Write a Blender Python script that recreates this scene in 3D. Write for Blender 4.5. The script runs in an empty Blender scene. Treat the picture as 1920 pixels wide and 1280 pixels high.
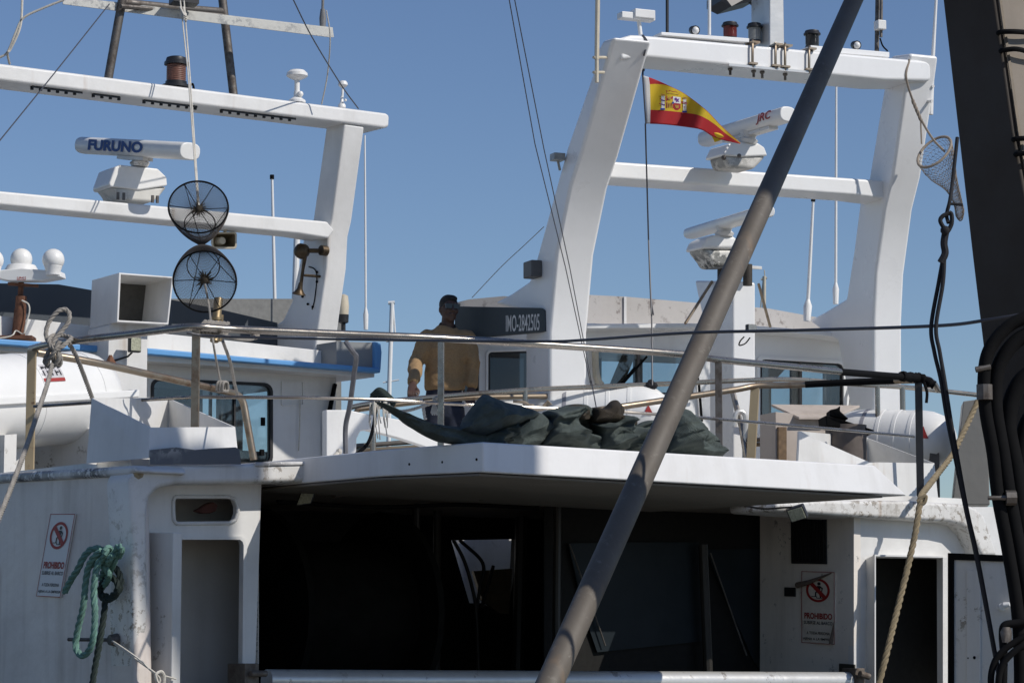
import bpy, bmesh, math, random
from mathutils import Vector, Matrix, noise
random.seed(7)
sc = bpy.context.scene
COL = sc.collection
R = math.radians
# ------------------------------------------------------------------ camera, sky, sun
FPX = 5000.0                      # focal length in pixels of the 1920 px wide picture
PITCH = math.atan(570 / FPX)
CAM = Vector((0, 0, 2.6))
cam = bpy.data.objects.new('camera', bpy.data.cameras.new('camera'))
COL.objects.link(cam)
cam.data.sensor_width = 36.0
cam.data.lens = 36.0 * FPX / 1920
cam.data.clip_start = 0.1
cam.data.clip_end = 6000
cam.location = CAM
cam.rotation_euler = (R(90) + PITCH, 0, 0)
sc.camera = cam
SUN_EL, SUN_AZ = 40.0, 118.0      # azimuth clockwise from the view direction
w = bpy.data.worlds.new('World'); sc.world = w; w.use_nodes = True
nt = w.node_tree; nt.nodes.clear()
sky = nt.nodes.new('ShaderNodeTexSky'); sky.sky_type = 'NISHITA'; sky.sun_disc = False
sky.sun_elevation = R(SUN_EL); sky.sun_rotation = R(SUN_AZ)
sky.altitude = 0; sky.air_density = 1.0; sky.dust_density = 0.1; sky.ozone_density = 5.5
bg = nt.nodes.new('ShaderNodeBackground'); bg.inputs['Strength'].default_value = 0.078
wo = nt.nodes.new('ShaderNodeOutputWorld')
hs = nt.nodes.new('ShaderNodeHueSaturation'); hs.inputs['Hue'].default_value = 0.507; hs.inputs['Saturation'].default_value = 1.0; hs.inputs['Value'].default_value = 1.10
nt.links.new(sky.outputs[0], hs.inputs['Color']); nt.links.new(hs.outputs[0], bg.inputs[0]); nt.links.new(bg.outputs[0], wo.inputs[0])
TO_SUN = Vector((math.sin(R(SUN_AZ)) * math.cos(R(SUN_EL)), math.cos(R(SUN_AZ)) * math.cos(R(SUN_EL)), math.sin(R(SUN_EL))))
sl = bpy.data.lights.new('sun', 'SUN'); sl.energy = 3.4; sl.angle = R(0.45); sl.color = (1, 0.955, 0.89)
so = bpy.data.objects.new('sun', sl); COL.objects.link(so)
so.rotation_euler = TO_SUN.to_track_quat('Z', 'Y').to_euler()
sc.view_settings.view_transform = 'Standard'
try: sc.view_settings.look = 'None'
except Exception: pass
sc.view_settings.exposure = 0.0
sc.view_settings.gamma = 1.0
sc.render.engine = 'CYCLES'
sc.cycles.max_bounces = 8
sc.cycles.transparent_max_bounces = 16

# ------------------------------------------------------------------ placing helpers
CP, SP = math.cos(PITCH), math.sin(PITCH)
def ray(px, py):
    x = (px - 960) / FPX; z = -(py - 640) / FPX
    return Vector((x, CP - z * SP, SP + z * CP))
def at(px, py, d):                # point seen at a pixel, d metres ahead
    r = ray(px, py); return CAM + r * (d / r.y)
def atz(px, py, z):               # point seen at a pixel at height z above the camera
    r = ray(px, py); return CAM + r * (z / r.z)
class Pl:                         # a vertical plane seen from the camera
    def __init__(s, px, d, yaw):
        s.o = at(px, 1210, d); y = R(yaw)
        s.u = Vector((math.cos(y), math.sin(y), 0)); s.n = Vector((-math.sin(y), math.cos(y), 0))
        s.d0 = d; s.yaw = yaw
    def __call__(s, px, py, off=0.0):
        r = ray(px, py); t = ((s.o + s.n * off - CAM).dot(s.n)) / r.dot(s.n)
        return CAM + r * t
UP = Vector((0, 0, 1))
def cr(pts, k=8):                 # catmull-rom through points
    pts = [Vector(p) for p in pts]
    if len(pts) < 3: return pts
    P = [pts[0] * 2 - pts[1]] + pts + [pts[-1] * 2 - pts[-2]]
    out = []
    for i in range(1, len(P) - 2):
        a, b, c, d = P[i - 1], P[i], P[i + 1], P[i + 2]
        for j in range(k):
            t = j / k
            out.append(0.5 * (2 * b + (c - a) * t + (2 * a - 5 * b + 4 * c - d) * t * t + (3 * b - a - 3 * c + d) * t ** 3))
    out.append(pts[-1]); return out
def frames(path):
    n = len(path); T = []
    for i in range(n):
        t = path[min(i + 1, n - 1)] - path[max(i - 1, 0)]
        T.append(t.normalized() if t.length > 1e-9 else Vector((0, 0, 1)))
    a = UP if abs(T[0].z) < 0.9 else Vector((1, 0, 0))
    N = [(a - T[0] * a.dot(T[0])).normalized()]
    for i in range(1, n):
        v = N[-1] - T[i] * N[-1].dot(T[i])
        N.append(v.normalized() if v.length > 1e-6 else N[-1])
    return T, N
SPLIT = {'stanchion', 'window_trim', 'stay', 'ceiling_tube', 'beam_plate', 'exhaust_stub', 'mount_bolt', 'plate_bolt', 'fascia_bolt', 'shoe', 'band', 'mast_frame', 'rivet', 'catch', 'interior_hose', 'raft_cradle', 'sash', 'spoke', 'side_wall'}
class MB:
    def __init__(s): s.v = []; s.f = []
    def add(s, v, f):
        o = len(s.v); s.v += [Vector(p) for p in v]; s.f += [tuple(i + o for i in q) for q in f]; return s
    def prism(s, pts, vec):
        n = len(pts); pts = [Vector(p) for p in pts]
        vecs = vec if isinstance(vec, list) else [vec] * n
        return s.add(pts + [p + q for p, q in zip(pts, vecs)],
              [tuple(range(n)), tuple(range(2 * n - 1, n - 1, -1))] + [(i, i + n, (i + 1) % n + n, (i + 1) % n) for i in range(n)])
    def box(s, c, a, b, d):       # centre and three half-extent vectors
        v = [c + a * i + b * j + d * k for i in (-1, 1) for j in (-1, 1) for k in (-1, 1)]
        return s.add(v, [(0, 1, 3, 2), (4, 6, 7, 5), (0, 4, 5, 1), (2, 3, 7, 6), (0, 2, 6, 4), (1, 5, 7, 3)])
    def bar(s, p, q, wv, hv):     # rectangular bar from p to q with half widths
        c = (p + q) / 2; return s.box(c, (q - p) / 2, wv, hv)
    def tube(s, path, r, n=10, caps=True):
        path = [Vector(p) for p in path]; T, N = frames(path); m = len(path); v = []; f = []
        rr = r if isinstance(r, (list, tuple)) else [r] * m
        if len(rr) != m: rr = [rr[min(int(i * len(rr) / m), len(rr) - 1)] for i in range(m)]
        for i in range(m):
            B = T[i].cross(N[i])
            for j in range(n):
                a = 2 * math.pi * j / n
                v.append(path[i] + (N[i] * math.cos(a) + B * math.sin(a)) * rr[i])
        for i in range(m - 1):
            for j in range(n):
                f.append((i * n + j, i * n + (j + 1) % n, (i + 1) * n + (j + 1) % n, (i + 1) * n + j))
        if caps: f += [tuple(range(n - 1, -1, -1)), tuple((m - 1) * n + j for j in range(n))]
        return s.add(v, f)
    def lathe(s, o, ax, prof, n=24, sq=0.0):
        ax = ax.normalized(); a = UP if abs(ax.z) < 0.9 else Vector((1, 0, 0))
        N = (a - ax * a.dot(ax)).normalized(); B = ax.cross(N); v = []; f = []
        for h, r in prof:
            for j in range(n):
                t = 2 * math.pi * j / n
                v.append(o + ax * h + (N * math.cos(t) + B * math.sin(t)) * max(r, 1e-4))
        m = len(prof)
        for i in range(m - 1):
            for j in range(n):
                f.append((i * n + j, i * n + (j + 1) % n, (i + 1) * n + (j + 1) % n, (i + 1) * n + j))
        f += [tuple(range(n - 1, -1, -1)), tuple((m - 1) * n + j for j in range(n))]
        return s.add(v, f)
    def etube(s, secs, xd=Vector((1, 0, 0)), n=20):      # sections: (centre, half width, half depth)
        P_ = [Vector(q[0]) for q in secs]; T, _ = frames(P_); v = []; f = []; m = len(secs)
        for i, (c, rx, ry) in enumerate(secs):
            X = (xd - T[i] * xd.dot(T[i])).normalized(); Y = T[i].cross(X)
            for j in range(n):
                a = 2 * math.pi * j / n; v.append(P_[i] + X * math.cos(a) * rx + Y * math.sin(a) * ry)
        for i in range(m - 1):
            for j in range(n): f.append((i * n + j, i * n + (j + 1) % n, (i + 1) * n + (j + 1) % n, (i + 1) * n + j))
        f += [tuple(range(n - 1, -1, -1)), tuple((m - 1) * n + j for j in range(n))]
        return s.add(v, f)
    def remeshed(s, name, mat, parent, voxel, it=4):
        o = s.build1(name, mat, parent, ang=180)
        b = o.modifiers.new('remesh', 'REMESH'); b.mode = 'VOXEL'; b.voxel_size = voxel; b.use_smooth_shade = True
        b = o.modifiers.new('smooth', 'SMOOTH'); b.iterations = it; b.factor = .5
        return o
    def ball(s, c, r, n=20, sc=(1, 1, 1)):
        prof = []
        v = []; f = []; m = n // 2
        for i in range(m + 1):
            th = math.pi * i / m
            for j in range(n):
                ph = 2 * math.pi * j / n
                rr = max(math.sin(th), 1e-4)
                v.append(c + Vector((rr * math.cos(ph) * sc[0], rr * math.sin(ph) * sc[1], math.cos(th) * sc[2])) * r)
        for i in range(m):
            for j in range(n):
                f.append((i * n + j, (i + 1) * n + j, (i + 1) * n + (j + 1) % n, i * n + (j + 1) % n))
        return s.add(v, f)
    def rope(s, path, r, pitch=None, n=6):   # three twisted strands
        path = [Vector(p) for p in path]
        pitch = pitch or r * 7
        # resample
        L = [0.0]
        for a, b in zip(path, path[1:]): L.append(L[-1] + (b - a).length)
        step = pitch / 9; m = max(4, int(L[-1] / step)); q = []; k = 0
        for i in range(m + 1):
            t = L[-1] * i / m
            while k < len(L) - 2 and L[k + 1] < t: k += 1
            u = (t - L[k]) / max(L[k + 1] - L[k], 1e-9); q.append(path[k].lerp(path[k + 1], min(u, 1)))
        T, N = frames(q)
        for st in range(3):
            sp = []
            for i in range(m + 1):
                a = 2 * math.pi * (L[-1] * i / m / pitch + st / 3); B = T[i].cross(N[i])
                sp.append(q[i] + (N[i] * math.cos(a) + B * math.sin(a)) * r * 0.5)
            s.tube(sp, r * 0.56, n)
        return s
    def holes(s, outer, holes, vec):         # flat plate with holes; loops of points
        bm = bmesh.new(); loops = []
        for lp in [outer] + holes:
            vs = [bm.verts.new(p) for p in lp]; loops.append([vs[i].co.copy() for i in range(len(vs))])
            for i in range(len(vs)): bm.edges.new((vs[i], vs[(i + 1) % len(vs)]))
        bmesh.ops.triangle_fill(bm, use_beauty=True, use_dissolve=False, edges=bm.edges[:])
        bm.verts.index_update(); V = [v.co.copy() for v in bm.verts]; F = [tuple(v.index for v in f.verts) for f in bm.faces]
        n = len(V); s.add(V + [p + vec for p in V], F + [tuple(i + n for i in reversed(q)) for q in F])
        o = len(s.v) - 2 * n; k = 0
        for lp in loops:
            m = len(lp)
            for i in range(m): s.f.append((o + k + i, o + k + i + n, o + k + (i + 1) % m + n, o + k + (i + 1) % m))
            k += m
        bm.free(); return s
    def islands(s):                          # one builder per connected piece
        par = list(range(len(s.v)))
        def fi(i):
            while par[i] != i: par[i] = par[par[i]]; i = par[i]
            return i
        for f in s.f:
            for j in f[1:]: par[fi(j)] = fi(f[0])
        g = {}
        for f in s.f: g.setdefault(fi(f[0]), []).append(f)
        out = []
        for fs in g.values():
            q = MB(); ix = {}
            for f in fs:
                for j in f:
                    if j not in ix: ix[j] = len(q.v); q.v.append(s.v[j])
                q.f.append(tuple(ix[j] for j in f))
            out.append(q)
        return out
    def build(s, name, mat, parent=None, bevel=0.0, seg=3, smooth=True, sub=0, ang=35, wire=0, recalc=True):
        if parent and name in SPLIT:
            for q in s.islands(): o = q.build1(name, mat, parent, bevel, seg, smooth, sub, ang, wire, recalc)
            return o
        return s.build1(name, mat, parent, bevel, seg, smooth, sub, ang, wire, recalc)
    def build1(s, name, mat, parent=None, bevel=0.0, seg=3, smooth=True, sub=0, ang=35, wire=0, recalc=True):
        base = Vector((0, 0, 0)); p = parent
        while p is not None: base += p.location; p = p.parent
        me = bpy.data.meshes.new(name); me.from_pydata([v - base for v in s.v], [], s.f); me.update()
        if recalc:
            bm = bmesh.new(); bm.from_mesh(me); bmesh.ops.remove_doubles(bm, verts=bm.verts, dist=1e-5)
            bmesh.ops.recalc_face_normals(bm, faces=bm.faces); bm.to_mesh(me); bm.free()
        if smooth:
            me.polygons.foreach_set('use_smooth', [True] * len(me.polygons))
            if not bevel and not sub: me.set_sharp_from_angle(angle=R(ang))
        o = bpy.data.objects.new(name, me); COL.objects.link(o)
        for m in (mat if isinstance(mat, list) else [mat]): me.materials.append(m)
        if parent: o.parent = parent
        if bevel:
            b = o.modifiers.new('bevel', 'BEVEL'); b.width = bevel; b.segments = seg; b.limit_method = 'ANGLE'; b.angle_limit = R(28); b.harden_normals = True
        if sub:
            b = o.modifiers.new('sub', 'SUBSURF'); b.levels = sub; b.render_levels = sub
        if wire:
            b = o.modifiers.new('wire', 'WIREFRAME'); b.thickness = wire; b.use_even_offset = False
        return o
def thing(name, label, cat, loc, group=None):
    o = bpy.data.objects.new(name, None); COL.objects.link(o); o.location = loc; o.empty_display_size = 0.2
    o['label'] = label; o['category'] = cat
    if group: o['group'] = group
    return o
def tag(o, label, cat, group=None):
    o['label'] = label; o['category'] = cat
    if group: o['group'] = group
    return o
def px_loop(pl, pts, off=0.0):
    return [pl(x, y, (q[0] if q else off)) for x, y, *q in pts]
def rrect(x0, y0, x1, y1, r, k=4, sk=0.0, sl=0.0):    # rounded rectangle in pixels; sl = drop of the right side
    o = []
    for cx, cy, a0 in ((x1 - r, y0 + r, -90), (x1 - r, y1 - r, 0), (x0 + r, y1 - r, 90), (x0 + r, y0 + r, 180)):
        for i in range(k + 1):
            a = R(a0 + 90 * i / k); x = cx + r * math.cos(a); y = cy + r * math.sin(a)
            o.append((x, y + sl * (x - x0) / max(x1 - x0, 1)))
    return o
class Map:                        # unit square (s right, t down) on three corners
    def __init__(s, tl, tr, bl):
        s.o = tl; s.a = tr - tl; s.b = bl - tl; s.n = s.a.cross(-s.b).normalized()
        if s.n.dot(CAM - tl) < 0: s.n = -s.n
    def __call__(s, u, v, h=0.0): return s.o + s.a * u + s.b * v + s.n * h
def text_mesh(mb, string, mp, h=0.002, bold=0.0, shear=0.0, th=0.001, fit=True, aspect=None):
    cu = bpy.data.curves.new('t', 'FONT'); cu.body = string; cu.size = 1; cu.offset = bold; cu.shear = shear; cu.resolution_u = 4
    ob = bpy.data.objects.new('t', cu); COL.objects.link(ob)
    dg = bpy.context.evaluated_depsgraph_get(); me = bpy.data.meshes.new_from_object(ob.evaluated_get(dg))
    xs = [v.co.x for v in me.vertices]; ys = [v.co.y for v in me.vertices]
    x0, x1, y0, y1 = min(xs), max(xs), min(ys), max(ys)
    mb.add([mp((v.co.x - x0) / (x1 - x0), 1 - (v.co.y - y0) / (y1 - y0), h) for v in me.vertices], [tuple(p.vertices) for p in me.polygons])
    bpy.data.objects.remove(ob); bpy.data.meshes.remove(me); bpy.data.curves.remove(cu)
    return mb
# ------------------------------------------------------------------ materials
def nodes(name):
    m = bpy.data.materials.new(name); m.use_nodes = True; t = m.node_tree
    return m, t, t.nodes['Principled BSDF'], t.links
def nz(t, scale, detail=6, rough=0.6, stretch=None, vec='Object'):
    tc = t.nodes.new('ShaderNodeTexCoord'); n = t.nodes.new('ShaderNodeTexNoise')
    n.inputs['Scale'].default_value = scale; n.inputs['Detail'].default_value = detail; n.inputs['Roughness'].default_value = rough
    if stretch:
        mp = t.nodes.new('ShaderNodeMapping'); mp.inputs['Scale'].default_value = stretch
        t.links.new(tc.outputs[vec], mp.inputs[0]); t.links.new(mp.outputs[0], n.inputs['Vector'])
    else: t.links.new(tc.outputs[vec], n.inputs['Vector'])
    return n
def ramp(t, src, a, b, ca=(0, 0, 0, 1), cb=(1, 1, 1, 1)):
    r = t.nodes.new('ShaderNodeValToRGB'); r.color_ramp.elements[0].position = a; r.color_ramp.elements[1].position = b
    r.color_ramp.elements[0].color = ca; r.color_ramp.elements[1].color = cb
    t.links.new(src, r.inputs[0]); return r.outputs[0]
def mixc(t, fac, a, b, mode='MIX'):
    m = t.nodes.new('ShaderNodeMix'); m.data_type = 'RGBA'; m.blend_type = mode
    for i, v in ((0, fac), (6, a), (7, b)):
        if hasattr(v, 'is_output') or hasattr(v, 'links'): t.links.new(v, m.inputs[i])
        elif isinstance(v, (int, float)): m.inputs[i].default_value = v
        else: m.inputs[i].default_value = (*v, 1)
    return m.outputs[2]
def mathn(t, op, a, b=None):
    m = t.nodes.new('ShaderNodeMath'); m.operation = op
    for i, v in ((0, a), (1, b)):
        if v is None: continue
        if isinstance(v, (int, float)): m.inputs[i].default_value = v
        else: t.links.new(v, m.inputs[i])
    return m.outputs[0]
def bump(t, src, strength, dist, bsdf):
    b = t.nodes.new('ShaderNodeBump'); b.inputs['Strength'].default_value = strength; b.inputs['Distance'].default_value = dist
    t.links.new(src, b.inputs['Height']); t.links.new(b.outputs[0], bsdf.inputs['Normal'])
def paint(name, base, dirt=(0.30, 0.27, 0.22), amount=0.35, wear=0.0, wearcol=(0.09, 0.085, 0.08), rough=0.42, streak=0.4, metal=0.0, bmp=0.25, wscale=9, rust=0.0):
    m, t, b, l = nodes(name)
    g = nz(t, 1.3, 8, 0.65); st = nz(t, 5.0, 6, 0.6, (1, 1, 0.10)); fine = nz(t, 60, 4, 0.7)
    f1 = ramp(t, g.outputs[0], 0.46, 0.78); f2 = ramp(t, st.outputs[0], 0.50, 0.80)
    fac = mathn(t, 'ADD', mathn(t, 'MULTIPLY', f1, amount), mathn(t, 'MULTIPLY', f2, amount * streak * 1.6))
    fac = mathn(t, 'MINIMUM', fac, 0.9)
    c = mixc(t, fac, base, tuple(0.45 * x + 0.55 * d for x, d in zip(base, dirt)))
    c = mixc(t, ramp(t, fine.outputs[0], 0.62, 0.82), c, tuple(x * 0.82 for x in base))
    if rust:
        r1 = nz(t, 9.0, 3, 0.5, (1, 1, 0.045)); r2 = nz(t, 1.7, 4, 0.6)
        rf = mathn(t, 'MULTIPLY', mathn(t, 'MULTIPLY', ramp(t, r1.outputs[0], 0.60, 0.74), ramp(t, r2.outputs[0], 0.48, 0.66)), rust)
        c = mixc(t, rf, c, (0.36, 0.22, 0.11))
    if wear:
        wn = nz(t, wscale, 10, 0.75); wl = nz(t, 2.0, 4, 0.5)
        wf = mathn(t, 'MULTIPLY', ramp(t, wn.outputs[0], 0.60 - wear * 0.1, 0.64 - wear * 0.1), ramp(t, wl.outputs[0], 0.42, 0.62))
        c = mixc(t, wf, c, wearcol)
    l.new(c, b.inputs['Base Color']); b.inputs['Metallic'].default_value = metal
    rr = ramp(t, g.outputs[0], 0.3, 0.8, (rough * .8,) * 3 + (1,), (min(1, rough * 1.35),) * 3 + (1,)); l.new(rr, b.inputs['Roughness'])
    bn = nz(t, 6, 5, 0.5); bump(t, bn.outputs[0], bmp, 0.02, b)
    return m
def plain(name, base, rough=0.6, metal=0.0, var=0.25, scale=20, bmp=0.0, spec=0.5):
    m, t, b, l = nodes(name); n = nz(t, scale, 6, 0.65)
    l.new(mixc(t, ramp(t, n.outputs[0], 0.35, 0.7), base, tuple(x * (1 - var) for x in base)), b.inputs['Base Color'])
    b.inputs['Roughness'].default_value = rough; b.inputs['Metallic'].default_value = metal; b.inputs['Specular IOR Level'].default_value = spec
    if bmp: bump(t, n.outputs[0], bmp, 0.01, b)
    return m
def steel(name, c1=(0.34, 0.31, 0.27), c2=(0.12, 0.075, 0.045), rough=0.2, rust=0.5):
    m, t, b, l = nodes(name); n = nz(t, 14, 8, 0.7); g = nz(t, 2.2, 4, 0.5)
    f = mathn(t, 'MULTIPLY', ramp(t, n.outputs[0], 0.42, 0.66), ramp(t, g.outputs[0], 0.55 - rust * 0.25, 0.72))
    l.new(mixc(t, f, c1, c2), b.inputs['Base Color']); b.inputs['Metallic'].default_value = 0.85
    l.new(ramp(t, n.outputs[0], 0.3, 0.7, (rough,) * 3 + (1,), (min(1, rough * 1.9),) * 3 + (1,)), b.inputs['Roughness'])
    bump(t, n.outputs[0], 0.15, 0.004, b); return m
def ropemat(name, base, var=0.35):
    m, t, b, l = nodes(name); n = nz(t, 55, 5, 0.7); g = nz(t, 5, 4, 0.6)
    c = mixc(t, ramp(t, n.outputs[0], 0.35, 0.7), base, tuple(x * (1 - var) for x in base))
    l.new(mixc(t, ramp(t, g.outputs[0], 0.45, 0.75), c, tuple(x * 0.55 for x in base)), b.inputs['Base Color'])
    b.inputs['Roughness'].default_value = 0.85; bump(t, n.outputs[0], 0.5, 0.004, b); return m
def glass(name, tint=(0.75, 0.82, 0.84), refl=0.10, dirt=0.12):
    m = bpy.data.materials.new(name); m.use_nodes = True; t = m.node_tree; t.nodes.clear()
    tr = t.nodes.new('ShaderNodeBsdfTransparent'); tr.inputs[0].default_value = (*tint, 1)
    gl = t.nodes.new('ShaderNodeBsdfGlossy'); gl.inputs['Roughness'].default_value = 0.04
    df = t.nodes.new('ShaderNodeBsdfDiffuse'); df.inputs[0].default_value = (0.35, 0.36, 0.36, 1)
    n = nz(t, 3, 8, 0.7); f = mathn(t, 'MULTIPLY', ramp(t, n.outputs[0], 0.4, 0.8), dirt)
    m1 = t.nodes.new('ShaderNodeMixShader'); m2 = t.nodes.new('ShaderNodeMixShader'); o = t.nodes.new('ShaderNodeOutputMaterial')
    lw = t.nodes.new('ShaderNodeFresnel'); lw.inputs[0].default_value = 1.45
    t.links.new(mathn(t, 'MINIMUM', mathn(t, 'ADD', lw.outputs[0], refl * 0.3), 1.0), m1.inputs[0]); t.links.new(tr.outputs[0], m1.inputs[1]); t.links.new(gl.outputs[0], m1.inputs[2])
    t.links.new(f, m2.inputs[0]); t.links.new(m1.outputs[0], m2.inputs[1]); t.links.new(df.outputs[0], m2.inputs[2]); t.links.new(m2.outputs[0], o.inputs[0])
    return m
def netcloth(name, base):
    m, t, b, l = nodes(name); tc = t.nodes.new('ShaderNodeTexCoord'); wv = []
    for rot in (0.6, -0.7):
        mp = t.nodes.new('ShaderNodeMapping'); mp.inputs['Rotation'].default_value = (0.4, rot, 0.3 + rot)
        l.new(tc.outputs['Object'], mp.inputs[0]); q = t.nodes.new('ShaderNodeTexWave'); q.inputs['Scale'].default_value = 42; q.inputs['Distortion'].default_value = 3
        q.inputs['Detail'].default_value = 2; l.new(mp.outputs[0], q.inputs[0]); wv.append(q.outputs[1])
    wf = mathn(t, 'MULTIPLY', wv[0], wv[1]); g = nz(t, 9, 6, 0.7)
    c = mixc(t, wf, tuple(x * 0.45 for x in base), base); c = mixc(t, ramp(t, g.outputs[0], 0.35, 0.75), c, tuple(x * 1.15 for x in base))
    l.new(c, b.inputs['Base Color']); b.inputs['Roughness'].default_value = 0.8; b.inputs['Specular IOR Level'].default_value = 0.25
    fz = nz(t, 7, 1, 0.4, (1, 1, 1.9)); fr_ = mathn(t, 'ABSOLUTE', mathn(t, 'SUBTRACT', fz.outputs[0], 0.5))
    bump(t, mathn(t, 'SUBTRACT', mathn(t, 'ADD', mathn(t, 'MULTIPLY', wf, 0.25), mathn(t, 'MULTIPLY', g.outputs[0], 0.5)), mathn(t, 'MULTIPLY', fr_, 3.0)), 0.5, 0.02, b); return m
WHITE = paint('white_paint', (0.76, 0.75, 0.725), amount=0.5, rust=0.45, dirt=(0.26, 0.24, 0.20))
WHITE_CLEAN = paint('clean_white_paint', (0.83, 0.825, 0.81), amount=0.16, rough=0.3, bmp=0.1)
WHITE_HOOD = paint('hood_white_paint', (0.81, 0.80, 0.785), amount=0.32, rough=0.4, streak=0.8, rust=0.35)
WHITE_OLD = paint('old_white_paint', (0.74, 0.725, 0.69), amount=0.5, wear=0.25, wearcol=(0.30, 0.27, 0.22), streak=0.8)
WHITE_WORN = paint('worn_white_paint', (0.77, 0.75, 0.71), amount=0.75, wear=0.75, wearcol=(0.27, 0.23, 0.18), wscale=18, streak=0.9, rust=0.6)
CAP_WORN = paint('flaking_cap_paint', (0.70, 0.69, 0.67), amount=0.5, wear=1.6, wearcol=(0.10, 0.095, 0.10), wscale=20)
GREY_WALL = paint('grey_wall_paint', (0.85, 0.79, 0.71), amount=0.5, wear=0.2, streak=0.9)
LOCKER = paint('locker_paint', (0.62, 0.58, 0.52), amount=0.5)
SLATE = paint('slate_paint', (0.05, 0.062, 0.075), dirt=(0.10, 0.10, 0.10), amount=0.4, rough=0.6)
PANEL = paint('dark_panel_paint', (0.035, 0.05, 0.058), dirt=(0.09, 0.1, 0.1), amount=0.3, rough=0.5)
PARAPET = paint('weathered_parapet', (0.50, 0.47, 0.44), amount=0.5, wear=0.35, wearcol=(0.25, 0.22, 0.2), rough=0.7)
BLUE = paint('blue_paint', (0.12, 0.34, 0.66), dirt=(0.2, 0.3, 0.4), amount=0.25, rough=0.4)
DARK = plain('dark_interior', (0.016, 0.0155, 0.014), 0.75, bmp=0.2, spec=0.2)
CEIL = paint('brown_ceiling', (0.17, 0.145, 0.115), amount=0.6, rough=0.8)
STEEL = steel('stainless_rail'); STEEL_R = steel('rusty_rail', (0.33, 0.27, 0.20), (0.15, 0.075, 0.035), 0.28, 0.9)
STEEL_D = steel('dark_steel', (0.18, 0.165, 0.15), (0.07, 0.05, 0.04), 0.45, 0.6)
SIDE_PAINT = paint('side_wall_paint', (0.72, 0.65, 0.59), amount=0.5, streak=1.1, dirt=(0.26, 0.2, 0.15), wear=0.0, bmp=0.4, rust=0.6)
SKIRT = paint('scraped_skirt', (0.10, 0.11, 0.13), amount=0.3, wear=1.3, wearcol=(0.62, 0.60, 0.57), wscale=14)
GRIME = paint('grimy_casing', (0.62, 0.60, 0.55), amount=0.6, wear=1.5, wearcol=(0.05, 0.052, 0.045), wscale=12)
TANBAR = paint('tan_flat_bar', (0.42, 0.33, 0.20), dirt=(0.2, 0.12, 0.06), amount=0.5, wear=0.4, wearcol=(0.16, 0.08, 0.04), metal=0.2)
RUST = plain('rusty_iron', (0.20, 0.085, 0.045), 0.85, var=0.6, scale=18, bmp=0.4)
ORANGE = plain('orange_rusty_pipe', (0.55, 0.22, 0.06), 0.7, var=0.4)
BLACK = plain('black_rubber', (0.007, 0.007, 0.0075), 0.85, var=0.3, bmp=0.15, spec=0.12)
BLACKP = plain('black_plastic', (0.02, 0.02, 0.022), 0.45, var=0.3)
WHITEP = plain('white_plastic', (0.82, 0.81, 0.78), 0.35, var=0.06, scale=5)
CREAM = plain('cream_plastic', (0.62, 0.55, 0.42), 0.5, var=0.2, scale=8)
TANIN = plain('tan_horn_inside', (0.22, 0.17, 0.10), 0.6, var=0.3)
BRONZE = plain('dull_bronze', (0.12, 0.085, 0.05), 0.45, metal=0.7, var=0.5)
REDLENS = plain('red_lens', (0.16, 0.02, 0.018), 0.25, var=0.3)
GREYLENS = plain('grey_lens', (0.30, 0.31, 0.30), 0.2, var=0.3)
BLACKLENS = plain('smoked_lens', (0.03, 0.033, 0.035), 0.2, var=0.3)
BROWNLENS = plain('brown_ribbed_lens', (0.19, 0.085, 0.06), 0.45, var=0.35)
LEDLENS = plain('led_lens', (0.50, 0.50, 0.36), 0.3, var=0.5, scale=70)
GANTRY_SHADE = paint('gantry_shade_brown', (0.042, 0.032, 0.023), dirt=(0.02, 0.016, 0.012), amount=0.4, rough=0.75)  # shade on the leg's left side is put into this dark brown
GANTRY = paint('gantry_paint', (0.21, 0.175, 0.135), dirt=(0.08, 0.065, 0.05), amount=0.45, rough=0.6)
BOOM = paint('boom_paint', (0.118, 0.101, 0.080), dirt=(0.06, 0.04, 0.025), amount=0.8, wear=0.35, wearcol=(0.20, 0.18, 0.15), wscale=22, rough=0.6, metal=0.0, rust=0.6)
GALV = paint('galvanised_pipe', (0.66, 0.65, 0.62), amount=0.5, rough=0.35, metal=0.4, wear=0.2, wearcol=(0.3, 0.27, 0.24))
ALU = paint('flaking_aluminium', (0.58, 0.57, 0.52), amount=0.4, wear=0.9, wearcol=(0.14, 0.15, 0.17), wscale=16, rough=0.5)
WOOD = paint('bleached_wood', (0.50, 0.43, 0.37), dirt=(0.22, 0.17, 0.13), amount=0.6, rough=0.8, streak=1.0)
WOODB = plain('brown_wood', (0.22, 0.14, 0.075), 0.8, var=0.5)
BLUEINK = plain('blue_lettering', (0.012, 0.055, 0.22), 0.5, var=0.1)
REDINK = plain('red_lettering', (0.36, 0.025, 0.02), 0.55, var=0.15)
BLACKINK = plain('black_lettering', (0.015, 0.015, 0.02), 0.55, var=0.1)
WHITEINK = plain('white_lettering', (0.66, 0.66, 0.64), 0.5, var=0.1)
PAPER = plain('sign_white', (0.72, 0.71, 0.69), 0.45, var=0.08, scale=6)
PAPER_OLD = plain('faded_sign', (0.80, 0.73, 0.63), 0.6, var=0.2, scale=6)
GREENROPE = ropemat('green_rope', (0.15, 0.29, 0.24))
DGREENROPE = ropemat('dark_green_rope', (0.022, 0.038, 0.033))
TANROPE = ropemat('tan_rope', (0.30, 0.235, 0.14))
GREYROPE = ropemat('grey_rope', (0.36, 0.33, 0.29))
WHITEROPE = ropemat('white_rope', (0.68, 0.64, 0.56), 0.2)
BLACKROPE = ropemat('black_rope', (0.014, 0.014, 0.018))
WIRE = plain('grey_wire', (0.07, 0.07, 0.08), 0.5)
NET = netcloth('green_net_cloth', (0.085, 0.104, 0.095)); NETB = netcloth('brown_net_cloth', (0.05, 0.04, 0.028))
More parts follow.
